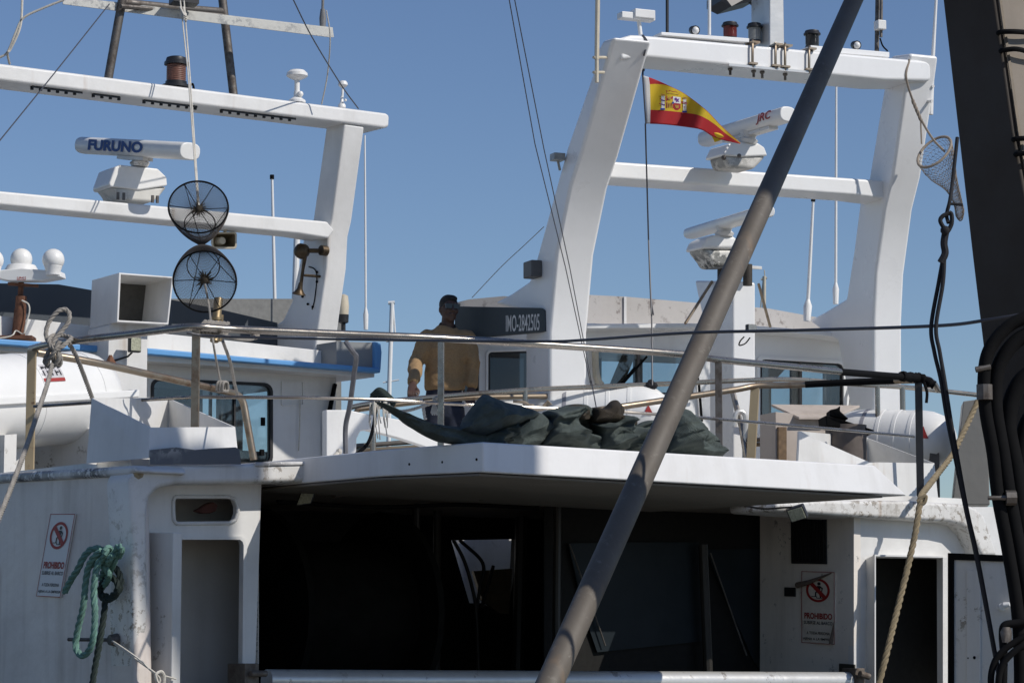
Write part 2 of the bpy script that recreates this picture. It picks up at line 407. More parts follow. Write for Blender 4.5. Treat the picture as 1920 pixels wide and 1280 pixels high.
NETWIRE = plain('black_net_wire', (0.085, 0.072, 0.066), 0.7); NETTAN = plain('tan_net_twine', (0.34, 0.28, 0.22), 0.8)
GLASS = glass('window_glass'); GLASS_D = glass('smoked_window_glass', (0.22, 0.24, 0.25), 0.16, 0.08)
GASKET = plain('window_gasket', (0.02, 0.02, 0.022), 0.6)
# ------------------------------------------------------------------ setting
def struct(o): o['kind'] = 'structure'; return o
m, t, b, l = nodes('sea_water')
n1 = nz(t, 0.9, 6, 0.6); b.inputs['Base Color'].default_value = (0.012, 0.03, 0.035, 1); b.inputs['Roughness'].default_value = 0.08
bump(t, n1.outputs[0], 0.6, 0.15, b); SEA = m
struct(MB().add([(-4000, -4000, 0), (4000, -4000, 0), (4000, 4000, 0), (-4000, 4000, 0)], [(0, 1, 2, 3)]).build('water', SEA))
QUAY = plain('quay_concrete', (0.42, 0.355, 0.28), 0.9, var=0.4, scale=3, bmp=0.4)
struct(MB().box(Vector((0, 2.5, -0.6)), Vector((14, 0, 0)), Vector((0, 9.9, 0)), Vector((0, 0, 1.6))).build('quay', QUAY, bevel=0.05))

def plp(pt, yaw):                 # plane through a point
    p = Pl(960, 10, yaw); p.o = Vector(pt); return p
def quad(pl, x0, y0, x1, y1, off=0.0): return [pl(x0, y0, off), pl(x1, y0, off), pl(x1, y1, off), pl(x0, y1, off)]

# ------------------------------------------------------------------ foreground boat
YF = 37.5
FW = Pl(490, 16.4, YF); U, N = FW.u, FW.n
SW = plp(FW(252, 1210, -0.2), YF - 90)
FB = thing('fishing_boat', 'white fishing boat nearest the camera, with worn paint, dark open shelter deck and hooded roof', 'boat', FW(900, 1210) - Vector((0, 0, 2.6)) + N * 1.5)
def s_of(px): return (FW(px, 1210) - FW.o).dot(U)
def fp(s, off, z): q = FW.o + U * s + N * off; return Vector((q.x, q.y, CAM.z + z))
def plan_box(mb, s0, s1, o0, o1, z0, z1):
    return mb.prism([fp(s0, o0, z0), fp(s1, o0, z0), fp(s1, o1, z0), fp(s0, o1, z0)], Vector((0, 0, z1 - z0)))
sL, sR = s_of(252), s_of(1835)
# hull
h = MB(); z0, z1 = -2.9, -0.62
pl_top = [(sL - .25, -.35), (sR + .25, -.35), (sR + .25, 3.1), (sL - .25, 3.1)]
pl_bot = [(sL + .3, .1), (sR - .3, .1), (sR - .3, 2.9), (sL + .3, 2.9)]
h.add([fp(s, o, z0) for s, o in pl_bot] + [fp(s, o, z1) for s, o in pl_top], [(3, 2, 1, 0), (4, 5, 6, 7)] + [(i, (i + 1) % 4, (i + 1) % 4 + 4, i + 4) for i in range(4)])
h.build('hull', WHITE_OLD, FB, bevel=0.05)
# outer side wall with a flaking cap
MB().prism(px_loop(SW, [(-420, 938), (-200, 915), (0, 899), (150, 889), (236, 884), (246, 900), (250, 1000), (254, 1310), (-420, 1310)]), -SW.n * 0 + SW.n * 0.12).build('side_wall', SIDE_PAINT, FB, bevel=0.03)
MB().prism(px_loop(SW, [(-420, 925, ), (0, 886), (150, 878), (250, 872), (256, 884), (236, 892), (0, 904), (-420, 945)], -0.03), SW.n * 0.35).build('wall_cap', CAP_WORN, FB, bevel=0.03)
# front arch: left corner post and roof edge beam
AF = -0.2
post = [(244, 905), (248, 888), (262, 876), (300, 872), (420, 870), (560, 866), (715, 850), (718, 895), (600, 903), (490, 905), (330, 908), (296, 916), (281, 932), (277, 960), (281, 1310), (252, 1310), (249, 1000)]
MB().prism(px_loop(FW, post, AF), N * 0.3).build('arch_frame', WHITE_WORN, FB, bevel=0.035, seg=4)
# flat raised worn strip along the roof edge
MB().prism(px_loop(FW, [(480, 866), (640, 864), (640, 853), (715, 846), (718, 852), (712, 862), (650, 869), (480, 874)], AF - 0.012), N * 0.25).build('roof_edge_strip', CAP_WORN, FB, bevel=0.008)
MB().prism(px_loop(FW, [(252, 880), (258, 877), (266, 878), (270, 886), (268, 894), (260, 898), (253, 893)], AF - .004), N * .02).build('bare_patch', plain('bare_filler', (.42, .33, .2), .8, var=.5, scale=40), FB)
# recess wall with the oval port and locker doorway
oval = [(329, 931), (430, 931), (441, 936), (446, 948), (446, 962), (441, 975), (430, 980), (331, 981), (326, 975), (325, 955), (325, 938)]
door = [(334, 1010), (450, 1010), (456, 1014), (458, 1022), (455, 1310), (334, 1310)]
MB().holes(px_loop(FW, [(270, 900), (491, 902), (477, 1335), (270, 1335)]), [px_loop(FW, oval), px_loop(FW, door)], N * 0.06).build('recess_wall', WHITE, FB, bevel=0.006)
fr = MB(); fr.holes(px_loop(FW, [(334, 1005), (452, 1005), (460, 1010), (463, 1022), (460, 1310), (334, 1310)], -0.015), [px_loop(FW, [(336, 1011), (450, 1011), (455, 1015), (457, 1022), (454, 1309), (336, 1309)], -0.015)], N * 0.02)
fr.build('door_frame', WHITE, FB)
lk = MB(); lk.prism(quad(FW, 300, 985, 482, 1310, 0.45), N * 0.03); lk.prism([FW(480, 985, .07), FW(480, 985, .44), FW(480, 1310, .44), FW(480, 1310, .07)], U * 0.02)
lk.prism([FW(300, 985, .07), FW(300, 985, .44), FW(300, 1310, .44), FW(300, 1310, .07)], -U * 0.02)
lk.prism([FW(300, 990, .07), FW(480, 990, .07), FW(480, 990, .44), FW(300, 990, .44)], UP * 0.02)
lk.build('locker', LOCKER, FB)
pr = MB(); pr.prism(quad(FW, 300, 920, 482, 988, 0.4), N * 0.03); pr.prism([FW(300, 925, .07), FW(480, 925, .07), FW(480, 925, .39), FW(300, 925, .39)], UP * 0.02); pr.build('port_recess', LOCKER, FB)
rg = MB()
for a, c in zip(oval, oval[1:] + oval[:1]): rg.tube([FW(*a, -0.005), FW(*c, -0.005)], 0.012, 8)
rg.build('port_rim', WHITE_OLD, FB)
# rag in the port
rb = MB(); ps = [(366, 957), (376, 952), (388, 944), (398, 940), (410, 945), (406, 958), (394, 962), (380, 962)]
rb.prism(px_loop(FW, ps, 0.1), N * 0.05); tag(rb.build('cloth_rag', plain('brown_rag', (0.10, 0.035, 0.025), 0.9), bevel=0.012), 'crumpled reddish brown rag stuffed inside the rounded wall port at left', 'rag')
# open locker door leaf
la, lb = FW(276, 998, -0.02), FW(325, 998, -0.30)
hz = Vector((0, 0, 1)); hh = (FW(276, 998, -0.02) - FW(276, 1320, -0.02)).length
thk = U * 0.062
dr = MB().prism([la, lb, lb - UP * hh, la - UP * hh], thk); D = dr.build('door', WHITE_OLD, FB, bevel=0.006)
# hood roof
A = at(715, 843, 15.67); B = at(905, 828, 15.05); C = at(1640, 872, 17.0)
A2 = at(717, 893, 15.67); B2 = at(905, 885, 15.05); C2 = at(1702, 929, 17.1)
def back(p, off=0.35, z=None):
    q = p + N * ((FW.o + N * off - p).dot(N)); return Vector((q.x, q.y, p.z if z is None else CAM.z + z))
hd = MB()
top = [A, B, C, back(C), back(A)]; bot = [A2, B2, C2, back(C2), back(A2)]
inn = [p + N * 0.05 for p in bot]
hd.add(top + bot, [(0, 1, 2, 3, 4), (9, 8, 7, 6, 5), (0, 5, 6, 1), (1, 6, 7, 2), (2, 7, 8, 3), (4, 9, 5, 0)])
hd.build('hood_roof', WHITE_HOOD, FB, bevel=0.012)
so_ = [p - UP * 0.006 + N * 0.03 for p in bot]; so_ = [so_[0], so_[1], so_[2] - U * .2, so_[3] - U * .2, so_[4]]
MB().prism([p for p in so_], -UP * 0.012).build('hood_soffit', CEIL, FB)
# joint and rivets of the left fascia
jv = MB(); fn = (B - A).normalized(); fo = Vector((fn.y, -fn.x, 0)); 
for x, y in ((768, 870), (830, 866), (894, 861)):
    tt = (x - 715) / 190; q = A.lerp(B, tt); q = Vector((q.x, q.y, 0)); q2 = at(x, y, q.y); jv.lathe(q2 + fo * 0.004, -fo, [(0, .008), (.012, .008)], 8)
jv.build('fascia_bolt', BLACK, FB)
# roof slab and dark brown ceiling
rs = plan_box(MB(), sL + .02, sR - .03, AF + .31, 2.95, 1.03, 1.115); rs.build('roof_slab', WHITE_OLD, FB)
plan_box(MB(), sL + .1, sR - .1, AF + .32, 2.9, 0.995, 1.026).build('ceiling', CEIL, FB)
# right arch and right block
ra = [(1455, 940), (1560, 937), (1700, 938), (1800, 944), (1828, 950), (1846, 966), (1858, 998), (1872, 1042), (1842, 1042), (1822, 1000), (1806, 984), (1780, 978), (1600, 968), (1455, 958)]
MB().prism(px_loop(FW, ra, -0.16), N * 0.5).build('arch_frame', WHITE_WORN, FB, bevel=0.03, seg=4)
rdoor = [(1638, 1045), (1767, 1047), (1768, 1310), (1638, 1310)]
MB().holes(px_loop(FW, [(1601, 950), (1880, 950), (1880, 1335), (1601, 1335)]), [px_loop(FW, rdoor)], N * 0.06).build('front_wall', WHITE, FB, bevel=0.004)
jf = MB(); jf.prism([FW(1624, 1047, -.005), FW(1640, 1040, -.13), FW(1640, 1310, -.13), FW(1624, 1310, -.005)], U * 0.012)
jf.prism([FW(1640, 1042, -.08), FW(1768, 1045, -.08), FW(1768, 1045, 0.0), FW(1640, 1042, 0.0)], UP * 0.012)
jf.prism(quad(FW, 1768, 1044, 1778, 1310, -.02), N * .019); jf.build('door_frame', WHITE, FB)
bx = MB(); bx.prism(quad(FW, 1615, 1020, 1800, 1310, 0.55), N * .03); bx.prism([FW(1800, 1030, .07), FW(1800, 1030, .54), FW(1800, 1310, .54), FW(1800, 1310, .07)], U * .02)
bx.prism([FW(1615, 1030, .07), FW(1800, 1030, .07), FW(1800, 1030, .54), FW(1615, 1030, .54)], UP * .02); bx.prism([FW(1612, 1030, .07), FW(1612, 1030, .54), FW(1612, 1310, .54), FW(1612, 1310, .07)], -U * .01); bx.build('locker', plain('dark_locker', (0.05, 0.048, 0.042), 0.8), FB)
# inner side wall (in shade), vent, light
INW = plp(FW(1601, 1210), YF - 90)
MB().prism(px_loop(INW, [(1425, 940), (1601, 958), (1601, 1310), (1425, 1310)]), U * 0.07 + N * 0.002).build('inner_wall', GREY_WALL, FB)
vb = MB(); vb.prism(px_loop(INW, [(1482, 960), (1549, 959), (1550, 1057), (1483, 1056)], -0.012), INW.n * 0.01)
V_ = vb.build('vent_grille', BLACKP, FB, bevel=0.004)
sv = MB()
for i in range(9):
    x = 1487 + i * 7; sv.bar(INW(x, 965, -0.016), INW(x, 1052, -0.016), INW.u * 0.004, INW.n * 0.006)
sv.build('slats', DARK, V_)
MB().prism(px_loop(INW, [(1470, 1100), (1491, 1101), (1491, 1118), (1470, 1117)], -0.012), INW.n * 0.01).build('socket_plate', BLACKP, FB, bevel=0.004)
MB().prism(px_loop(INW, [(1573, 1243), (1602, 1245), (1602, 1270), (1573, 1268)], -0.014), INW.n * 0.012).build('corner_plate', plain('dark_plate', (.05, .045, .035)), FB)
def floodlight(parent, c, right, up, nrm, w_, h_, arm=None, lens=None):
    q = MB().box(c, right * w_, up * h_, nrm * 0.025); o = q.build('floodlight', BLACKP, parent, bevel=0.01)
    q = MB().box(c + nrm * 0.027, right * w_ * .84, up * h_ * .82, nrm * 0.003); q.build('lens', lens or LEDLENS, o, bevel=0.002)
    if arm: MB().tube(arm, 0.008, 8).build('bracket', BLACKP, o)
    return o
lc = at(1495, 961, 18.85); ln = (CAM - lc + Vector((-4, 0, -9))).normalized(); lr = ln.cross(UP).normalized() * -1; lu = lr.cross(ln) * -1
lr2 = (lr * .95 + lu * .28).normalized()
floodlight(FB, lc, lr2, ln.cross(lr2).normalized(), ln, 0.065, 0.052, [lc, at(1496, 948, 18.95), at(1498, 942, 19.0)])
MB().tube(cr([at(1494, 950, 18.9), at(1470, 951, 18.8), at(1430, 953, 18.7), at(1390, 946, 18.5), at(1330, 935, 18.2), at(1280, 922, 17.9)]), 0.007, 6).build('cable', BLACK, FB)
# left ceiling light and junk below the ceiling
cl = at(577, 925, 17.2); floodlight(FB, cl, Vector((.9, .42, .15)).normalized(), Vector((.32, .2, .92)).normalized(), Vector((-.1, -.9, -.35)).normalized(), 0.055, 0.075, [cl, cl + Vector((0.05, .2, .12))])
q = MB()
q.tube([at(625, 928, 17.4), at(728, 916, 17.9)], 0.02, 8); q.tube([at(900, 930, 17.6), at(1010, 924, 18.2)], 0.03, 10); q.build('ceiling_tube', plain('dim_pipe', (0.09, 0.07, 0.05), 0.6), FB)
# interior shell (walls, rear wall with openings, dark windows)
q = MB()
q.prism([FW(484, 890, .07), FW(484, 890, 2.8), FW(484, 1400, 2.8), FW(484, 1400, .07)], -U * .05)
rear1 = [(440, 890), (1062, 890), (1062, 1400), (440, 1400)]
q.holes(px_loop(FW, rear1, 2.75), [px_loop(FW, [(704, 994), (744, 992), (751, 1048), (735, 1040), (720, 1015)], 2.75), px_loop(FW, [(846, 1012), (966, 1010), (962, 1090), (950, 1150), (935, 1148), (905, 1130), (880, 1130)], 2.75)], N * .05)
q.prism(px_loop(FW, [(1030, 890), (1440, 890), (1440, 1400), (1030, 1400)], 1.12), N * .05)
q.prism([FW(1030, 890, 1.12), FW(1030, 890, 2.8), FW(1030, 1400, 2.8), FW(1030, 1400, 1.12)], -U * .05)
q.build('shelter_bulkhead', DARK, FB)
plan_box(MB(), sL + .2, sR - .2, -.3, 2.8, -.62, -.55).build('deck', plain('wet_deck', (.02, .02, .02), .4), FB)
q = MB(); q.lathe(FW(470, 1150, 1.5), U, [(0, .72), (.05, .72), (.05, .5), (1.05, .5), (1.05, .72), (1.1, .72)], 28); q.build('net_drum', plain('dark_drum', (.010, .0095, .008), .85, spec=.08, var=.5, scale=6, bmp=.4), FB)
q = MB()
for x_, o1 in ((780, 1.9), (820, 2.1), (1045, 1.0)): q.tube([FW(x_, 950, o1), FW(x_ - 2, 1310, o1)], .03, 10)
[k_.build('stanchion', plain('dim_post', (.03, .027, .022), .5), FB) for k_ in q.islands()]
q = MB(); q.tube(cr([FW(520, 940, .9), FW(700, 950, 1.0), FW(860, 946, 1.1), FW(1010, 952, .9)]), .014, 6); q.build('cable', BLACK, FB)
g1 = MB().prism(px_loop(FW, [(1066, 1018), (1185, 1016), (1310, 1016), (1330, 1200), (1120, 1222), (1095, 1150)], 1.09), N * .012)
GT = plain('teal_dark_glass', (0.020, 0.027, 0.032), 0.45, var=.3, scale=3, spec=.12)
g1.build('window', GT, FB); MB().prism(px_loop(FW, [(1325, 1030), (1424, 1028), (1428, 1260), (1410, 1232), (1340, 1070)], 1.09), N * .012).build('window', GT, FB)
q = MB(); q.tube([FW(1332, 1036, 1.06), FW(1365, 1130, 1.06), FW(1400, 1228, 1.06)], .006, 6); q.tube([FW(1068, 1020, 1.06), FW(1108, 1130, 1.06), FW(1135, 1210, 1.06)], .006, 6); q.build('window_trim', STEEL_D, FB)
q = MB(); q.tube([FW(1318, 1020, 1.0), FW(1330, 1310, 1.0)], .035, 10); q.tube([FW(978, 960, 2.4), FW(970, 1310, 2.4)], .05, 10); q.build('stanchion', plain('dark_stanchion', (.03, .027, .022), .5), FB)
q = MB()
for pts in ([(850, 1012), (870, 1050), (885, 1100), (893, 1150), (897, 1260)], [(862, 1012), (905, 1055), (900, 1100), (892, 1150)], [(925, 1060), (915, 1095), (903, 1140)], [(730, 992), (715, 1010), (722, 1020)]):
    q.tube(cr([FW(x, y, 2.3) for x, y in pts]), .014, 8)
q.build('interior_hose', plain('dim_hose', (.04, .036, .03), .4), FB)
MB().prism(px_loop(FW, [(888, 1070), (960, 1065), (955, 1150), (935, 1148), (905, 1125)], 2.7), N * .03).build('shelter_panel', plain('amber_panel', (.22, .17, .11), .35), FB)
# pale pipe across the stern opening
q = MB().tube([FW(500, 1275, -.12), FW(900, 1276, -.12), FW(1604, 1277, -.12)], 0.068, 20); q.build('stern_pipe', GALV, FB)
BRK = steel('bracket_steel', (.22, .19, .16), (.09, .05, .03), .5, .9)
q = MB(); q.prism(quad(FW, 459, 1243, 486, 1320, -.24), N * .2); q.tube([FW(470, 1262, -.27), FW(500, 1262, -.27)], .02, 8); q.build('pipe_bracket', BRK, FB, bevel=.006)
q = MB(); q.prism(quad(FW, 1604, 1252, 1622, 1320, -.2), N * .14); q.tube([FW(1612, 1262, -.24), FW(1630, 1268, -.24)], .025, 8); q.build('pipe_bracket', BRK, FB, bevel=.006)
q = MB(); q.tube([SW(128, 1198, -.16), SW(208, 1199, -.03)], .011, 8); q.lathe(SW(205, 1199, -.06), SW.n, [(0, .03), (.05, .04)], 12); q.build('cleat_bar', STEEL_D, FB)
# ventilation coamings on the roof (open topped boxes)
def cowl(name, L_, F_, R_, K_, zb, mat):
    q = MB(); pts = [L_, F_, R_, K_]; c = sum(pts, Vector()) / 4
    bs = []
    for p in pts:
        d = Vector((p.x - c.x, p.y - c.y, 0)); bs.append(Vector((c.x, c.y, zb)) + d * 1.06)
    for i in range(4):
        j = (i + 1) % 4; nrm = (pts[j] - pts[i]).cross(UP).normalized()
        if nrm.dot(c - pts[i]) < 0: nrm = -nrm
        nrm.z = 0
        q.prism([pts[i], pts[j], bs[j], bs[i]], nrm * 0.012)
    return q.build(name, mat, FB)
zt = CAM.z + 1.10
cowl('vent_coaming', at(172, 746, 16.2), at(281, 801, 15.75), at(441, 800, 16.35), at(316, 746, 17.2), zt, WHITE)
q = MB(); VC1 = plp(at(283, 860, 15.72), 33)
q.prism(px_loop(VC1, [(282, 843), (330, 838), (366, 843), (400, 840), (442, 838), (449, 842), (452, 870), (282, 870)], -.012), VC1.n * .01); q.build('coaming_skirt', SKIRT, FB)
cowl('vent_coaming', at(1497, 808, 20.4), at(1630, 866, 20.7), at(1752, 868, 21.5), at(1625, 820, 22.0), zt, WHITE)
q = MB().lathe(at(1587, 870, 21.2), UP, [(0, .165), (.31, .165), (.31, .14)], 24); E = q.build('exhaust_pipe', plain('brown_pipe', (.12, .095, .08), .6), FB)
q = MB(); q.prism([at(1550, 798, 21.0), at(1548, 778, 21.0), at(1565, 782, 21.0), at(1640, 806, 21.15), at(1638, 813, 21.15), at(1600, 806, 21.1)], Vector((-.02, .36, 0))); q.prism([at(1556, 780, 21.05), at(1556, 768, 21.05), at(1570, 765, 21.05), at(1576, 760, 21.05), at(1575, 770, 21.05), at(1592, 785, 21.1)], Vector((0, .25, 0)))
q.build('rubber_flap', BLACK, E, bevel=.01)
# right vent trunk and bracket arm at left
MB().prism([at(1806, 752, 22.0), at(1850, 746, 22.0), at(1856, 946, 22.0), at(1786, 946, 22.0)], Vector((.05, .4, 0))).build('vent_trunk', paint('grey_trunk', (.22, .21, .19), amount=.4), FB, bevel=.008)
q = MB(); BA = plp(at(640, 810, 18.6), 30)
q.prism(px_loop(BA, [(612, 768), (652, 768), (700, 778), (760, 788), (815, 806), (860, 838), (800, 838), (745, 820), (690, 806), (676, 808), (669, 822), (668, 860), (612, 860)]), BA.n * .07); q.build('roof_bracket', WHITE, FB, bevel=.008)
# ---- railing of the shelter roof
zr, zm = 1.965, 1.545
P1, P2, P3, P4, P5 = [atz(x, y, zr) for x, y in ((60, 652), (368, 613), (827, 634), (1347, 674), (1722, 708))]
def dr(px): return 1 / (1 / P4.y + (px - 1347) / 375 * (1 / 20.9 - 1 / P4.y))
P5 = at(1722, 708, 20.9)
top_pts = [atz(58, 654, zr), atz(90, 646, zr), atz(160, 636, zr), atz(240, 627, zr), atz(320, 617, zr), P2, atz(430, 617, zr), atz(500, 620, zr), atz(660, 627, zr), P3, atz(1050, 648, zr), atz(1280, 664, zr), P4, at(1500, 689, dr(1500)), at(1600, 699, dr(1600)), P5, at(1748, 716, 21.1), at(1760, 733, 21.15)]
RT = MB().tube(cr(top_pts, 5), .0245, 12).build('railing', STEEL, FB)
def mid(x, y, z=zm): return atz(x, y, z)
q = MB().tube([mid(64, 762), mid(200, 753), mid(370, 744), mid(560, 745), mid(720, 749), mid(826, 756)], .011, 8); q.build('mid_rail', STEEL, RT)
q = MB().tube([mid(826, 756), mid(1000, 764), mid(1170, 772), mid(1343, 785), at(1550, 803, dr(1550)), at(1713, 818, dr(1713))], .011, 8); q.build('mid_rail', STEEL, RT)
def flat(p, wpx, mat, thick=.012, zb=1.09):
    d = p.y; hw = wpx / 2 * d / FPX; b_ = Vector((p.x, p.y, CAM.z + zb)); dirw = Vector((.98, -.15, 0)).normalized(); dn = Vector((.15, .98, 0))
    MB().bar(b_, p - UP * .02, dirw * hw, dn * thick).build('rail_post', mat, RT, bevel=.002)
flat(P1, 17, TANBAR); flat(P2, 15, STEEL_R); flat(P3, 11, STEEL, .017); flat(P4, 13, STEEL_D); flat(P5, 14, BLACKP, .02)
dg = [P1 + Vector((.03, .02, -.03)), at(180, 680, 17.9), at(300, 706, 18.4), at(400, 728, 18.8), at(440, 738, 19.0), at(455, 752, 19.05), at(463, 790, 19.05), at(476, 862, 19.05)]
MB().tube(cr(dg, 5), .026, 12).build('side_rail', STEEL_R, RT)
dg = [at(1725, 712, P5.y), at(1600, 716, 21.2), at(1480, 722, 21.3), at(1420, 723, 21.3), at(1380, 730, 21.2), at(1300, 742, 20.9), at(1180, 760, 20.5), at(1040, 780, 20.2)]
MB().tube(cr(dg, 5), .025, 12).build('side_rail', STEEL_R, RT)
MB().bar(at(1416, 726, 21.3), at(1408, 860, 21.3), Vector((.033, -.005, 0)), Vector((.005, .012, 0))).build('rail_post', TANBAR, RT)
BSL = [at(1575, 697, dr(1575)), at(1650, 703, dr(1650)), at(1705, 707, dr(1705))]
MB().tube(BSL, .0265, 12).build('black_sleeve', BLACK, RT); MB().tube([at(1722, 712, 20.93), at(1600, 716, 21.19), at(1510, 720.5, 21.27)], .0275, 12).build('black_sleeve', BLACK, RT)
# black tape on the rail corner
q = MB(); tp = [at(1690, 705, dr(1690)), at(1715, 708, dr(1715)), P5 + Vector((.02, 0, -.005)), at(1752, 722, P5.y)]
q.tube(cr(tp, 6), [.038 + .007 * math.sin(i * 2.1) for i in range(19)], 10); q.tube(cr([at(1732, 716, P5.y - .05), at(1738, 735, P5.y - .05), at(1737, 755, P5.y - .05)]), .012, 6)
q.build('rail_tape', BLACK, RT)
# ------------------------------------------------------------------ boat behind at left
YL = 39.0
LP = Pl(650, 23.0, YL); LU, LN = LP.u, LP.n
LB = thing('fishing_boat', 'white fishing boat behind at left with blue roof edge and twin-beam radar mast', 'boat', LP(300, 1210, 2) - Vector((0, 0, 2.6)))
def axis_leg(mb, front, backp, yaw, width, px0, d0):
    pass
LS = plp(LP(614, 680), YL - 90)
legf = [(646, 232), (622, 410), (615, 440), (612, 500), (599, 590), (586, 690)]
legb = [(432, 690), (436, 664), (452, 646), (500, 620), (530, 600), (547, 565), (553, 530), (562, 490), (568, 450), (583, 424), (587, 410), (612, 232)]
q = MB().prism(px_loop(LS, legf + legb), LU * 0.215); LM = q.build('mast', WHITE, LB, bevel=.02)
# left leg of the same mast stands outside the frame
sh = -LU * 4.15
MB().prism([p + sh for p in px_loop(LS, legf + legb)], LU * 0.215).build('mast_leg', WHITE, LM, bevel=.02)
TP = plp(LS(646, 236), YL); TL = plp(LS(620, 425), YL)
MB().prism(px_loop(TP, [(-420, 62), (0, 119), (640, 201), (724, 212), (731, 216), (730, 238), (722, 240), (640, 230), (0, 151), (-420, 96)], -.02), LN * .34).build('top_crossbeam', WHITE, LM, bevel=.025, seg=4)
MB().prism(px_loop(TL, [(-420, 314), (0, 358), (300, 386), (614, 415), (628, 432), (616, 447), (560, 438), (300, 413), (0, 384), (-420, 343)], -.03), LN * .26).build('lower_crossbeam', WHITE, LM, bevel=.02, seg=4)
q = MB()
for x0, x1, in ((60, 155), (175, 225), (270, 370), (415, 555)):
    y0 = 151 + x0 * .123 + 2; y1 = 151 + x1 * .123 + 2
    q.prism([TP(x0, y0, .02), TP(x1, y1, .02), TP(x1, y1, .26), TP(x0, y0, .26)], -UP * .018)
    k = x0
    while k < x1: q.lathe(TP(k, 153 + k * .123, .05), -UP, [(0, .014), (.035, .014)], 8); k += 16
q.build('bolt_plates', BLACKP, LM)
# lattice on top: two dark legs, a cross pipe, an angle bar
q = MB(); q.tube([at(203, 148, 21.6), at(231, -10, 21.6)], .037, 12); q.tube([at(438, 180, 22.4), at(416, -10, 22.4)], .037, 12); q.tube([at(226, 4, 21.6), at(320, 14, 21.9), at(418, 22, 22.4)], .032, 12); q.tube([at(226, 12, 21.5), at(418, 30, 22.3)], .02, 8)
q.build('mast_frame', STEEL_D, LM)
AB = plp(at(400, 30, 22.0), 25)
q = MB(); q.prism(px_loop(AB, [(118, -5), (624, 54), (626, 70), (618, 70), (118, 8)], -.05), AB.n * .012); q.prism([AB(118, -5, -.04), AB(624, 54, -.04), AB(624, 54, .05), AB(118, -5, .05)], UP * .01); q.build('aerial_bar', ALU, LM)
q = MB(); q.tube([AB(604, 54, 0), AB(606, -20, 0)], .012, 8); q.lathe(AB(605, 52, 0), UP, [(0, .025), (.08, .03), (.16, .02)], 10); q.build('antenna', plain('grey_antenna', (.2, .2, .2)), LM)
MB().box(at(345, 2, 21.7), Vector((.1, .05, 0)), Vector((-.03, .08, 0)), Vector((0, 0, .03))).build('mast_lamp_foot', BLACKP, LM)
# navigation light on the top beam
def navlight(parent, base, h, r, lens, up=UP, cap=True, foot=True):
    o = MB().lathe(base, up, [(0, r * 1.5), (h * .08, r * 1.5), (h * .1, r * 1.15), (h * .2, r * 1.15)] if foot else [(0, r * 1.05), (h * .1, r * 1.05)], 20).build('nav_light', BLACKP, parent)
    pf = [(h * .1, r)]
    k = 9
    for i in range(k): pf += [(h * (.18 + .56 * i / k), r), (h * (.18 + .56 * (i + .5) / k), r * 1.05)]
    pf += [(h * .74, r)]
    MB().lathe(base, up, pf, 20).build('lens', lens, o)
    MB().lathe(base, up, [(h * .74, r * 1.3), (h * .82, r * 1.3), (h * .86, r * 1.16), (h * .97, r * 1.05), (h, r * .8)], 20).build('cap', BLACKP, o)
    return o
nl = navlight(LM, TP(330, 165, .12), .26, .078, BROWNLENS)
q = MB(); q.tube(cr([TP(352, 166, .1), TP(361, 158, .08), TP(364, 170, .06)]), .01, 6); q.build('cable', BLACK, nl)
def mushroom(parent, base, top, r, h):
    q = MB(); q.tube([base, top], r * .25, 12); q.lathe(base, UP, [(0, r * .8), (.02, r * .8), (.05, r * .35), (.1, r * .3)], 14)
    q.lathe(top, UP, [(-h * .5, r * .3), (-h * .2, r * .8), (0, r), (h * .35, r * .98), (h * .7, r * .7), (h * .8, r * .2)], 24); q.ball(base.lerp(top, .3) + Vector((.03, -.03, 0)), r * .3, 10)
    q.build('gps_antenna', WHITEP, parent)
mushroom(LM, TP(557, 193, .1), TP(557, 143, .1), .092, .07)
mushroom(LM, TP(641, 202, .1), TP(643, 160, .1), .042, .05)
# radar scanners
def radar(parent, P, Q, w_, h_, body, dbody, yawb, lower=None, matb=WHITEP, thick=.34, neck=None, round_top=True):
    ax = (Q - P).normalized(); sd = ax.cross(UP).normalized(); upv = sd.cross(ax).normalized()
    if sd.y > 0: sd = -sd
    cs = []
    for i in range(20):
        a = 2 * math.pi * i / 20; ca, sa = math.cos(a), math.sin(a)
        ex = .75
        cs.append(sd * (math.copysign(abs(ca) ** ex, ca) * w_ / 2) + upv * (math.copysign(abs(sa) ** ex, sa) * h_ / 2))
    bp = plp(at(body[0][0], body[0][1], dbody), yawb)
    base = MB().prism(px_loop(bp, body, -thick / 2), bp.n * thick).build('radar', matb, parent, bevel=.05, seg=5)
    sc_ = MB().prism([P + c for c in cs], Q - P).build('scanner', WHITEP, base, bevel=.012)
    if lower: MB().prism(px_loop(bp, lower, -thick / 2 + .02), bp.n * (thick - .04)).build('gearbox_foot', GRIME, base, bevel=.035)
    if neck: MB().lathe(at(*neck[0]), at(*neck[1]) - at(*neck[0]), [(0, .07), (.03, .085), (.05, .06), ((at(*neck[1]) - at(*neck[0])).length, .075)], 18).build('neck', WHITE_OLD, base)
    return base, sc_, ax, sd, upv
P, Q = at(158, 273, 22.55), at(357, 284, 21.35)
ra_, sc_, ax, sd, upv = radar(LM, P, Q, .20, .145, [(205, 344), (216, 313), (226, 309), (296, 316), (313, 332), (314, 348), (262, 356), (207, 350)], 21.95, 33, [(207, 351), (314, 350), (300, 368), (287, 379), (222, 375), (218, 362)], neck=((262, 312, 21.95), (262, 294, 21.95)))
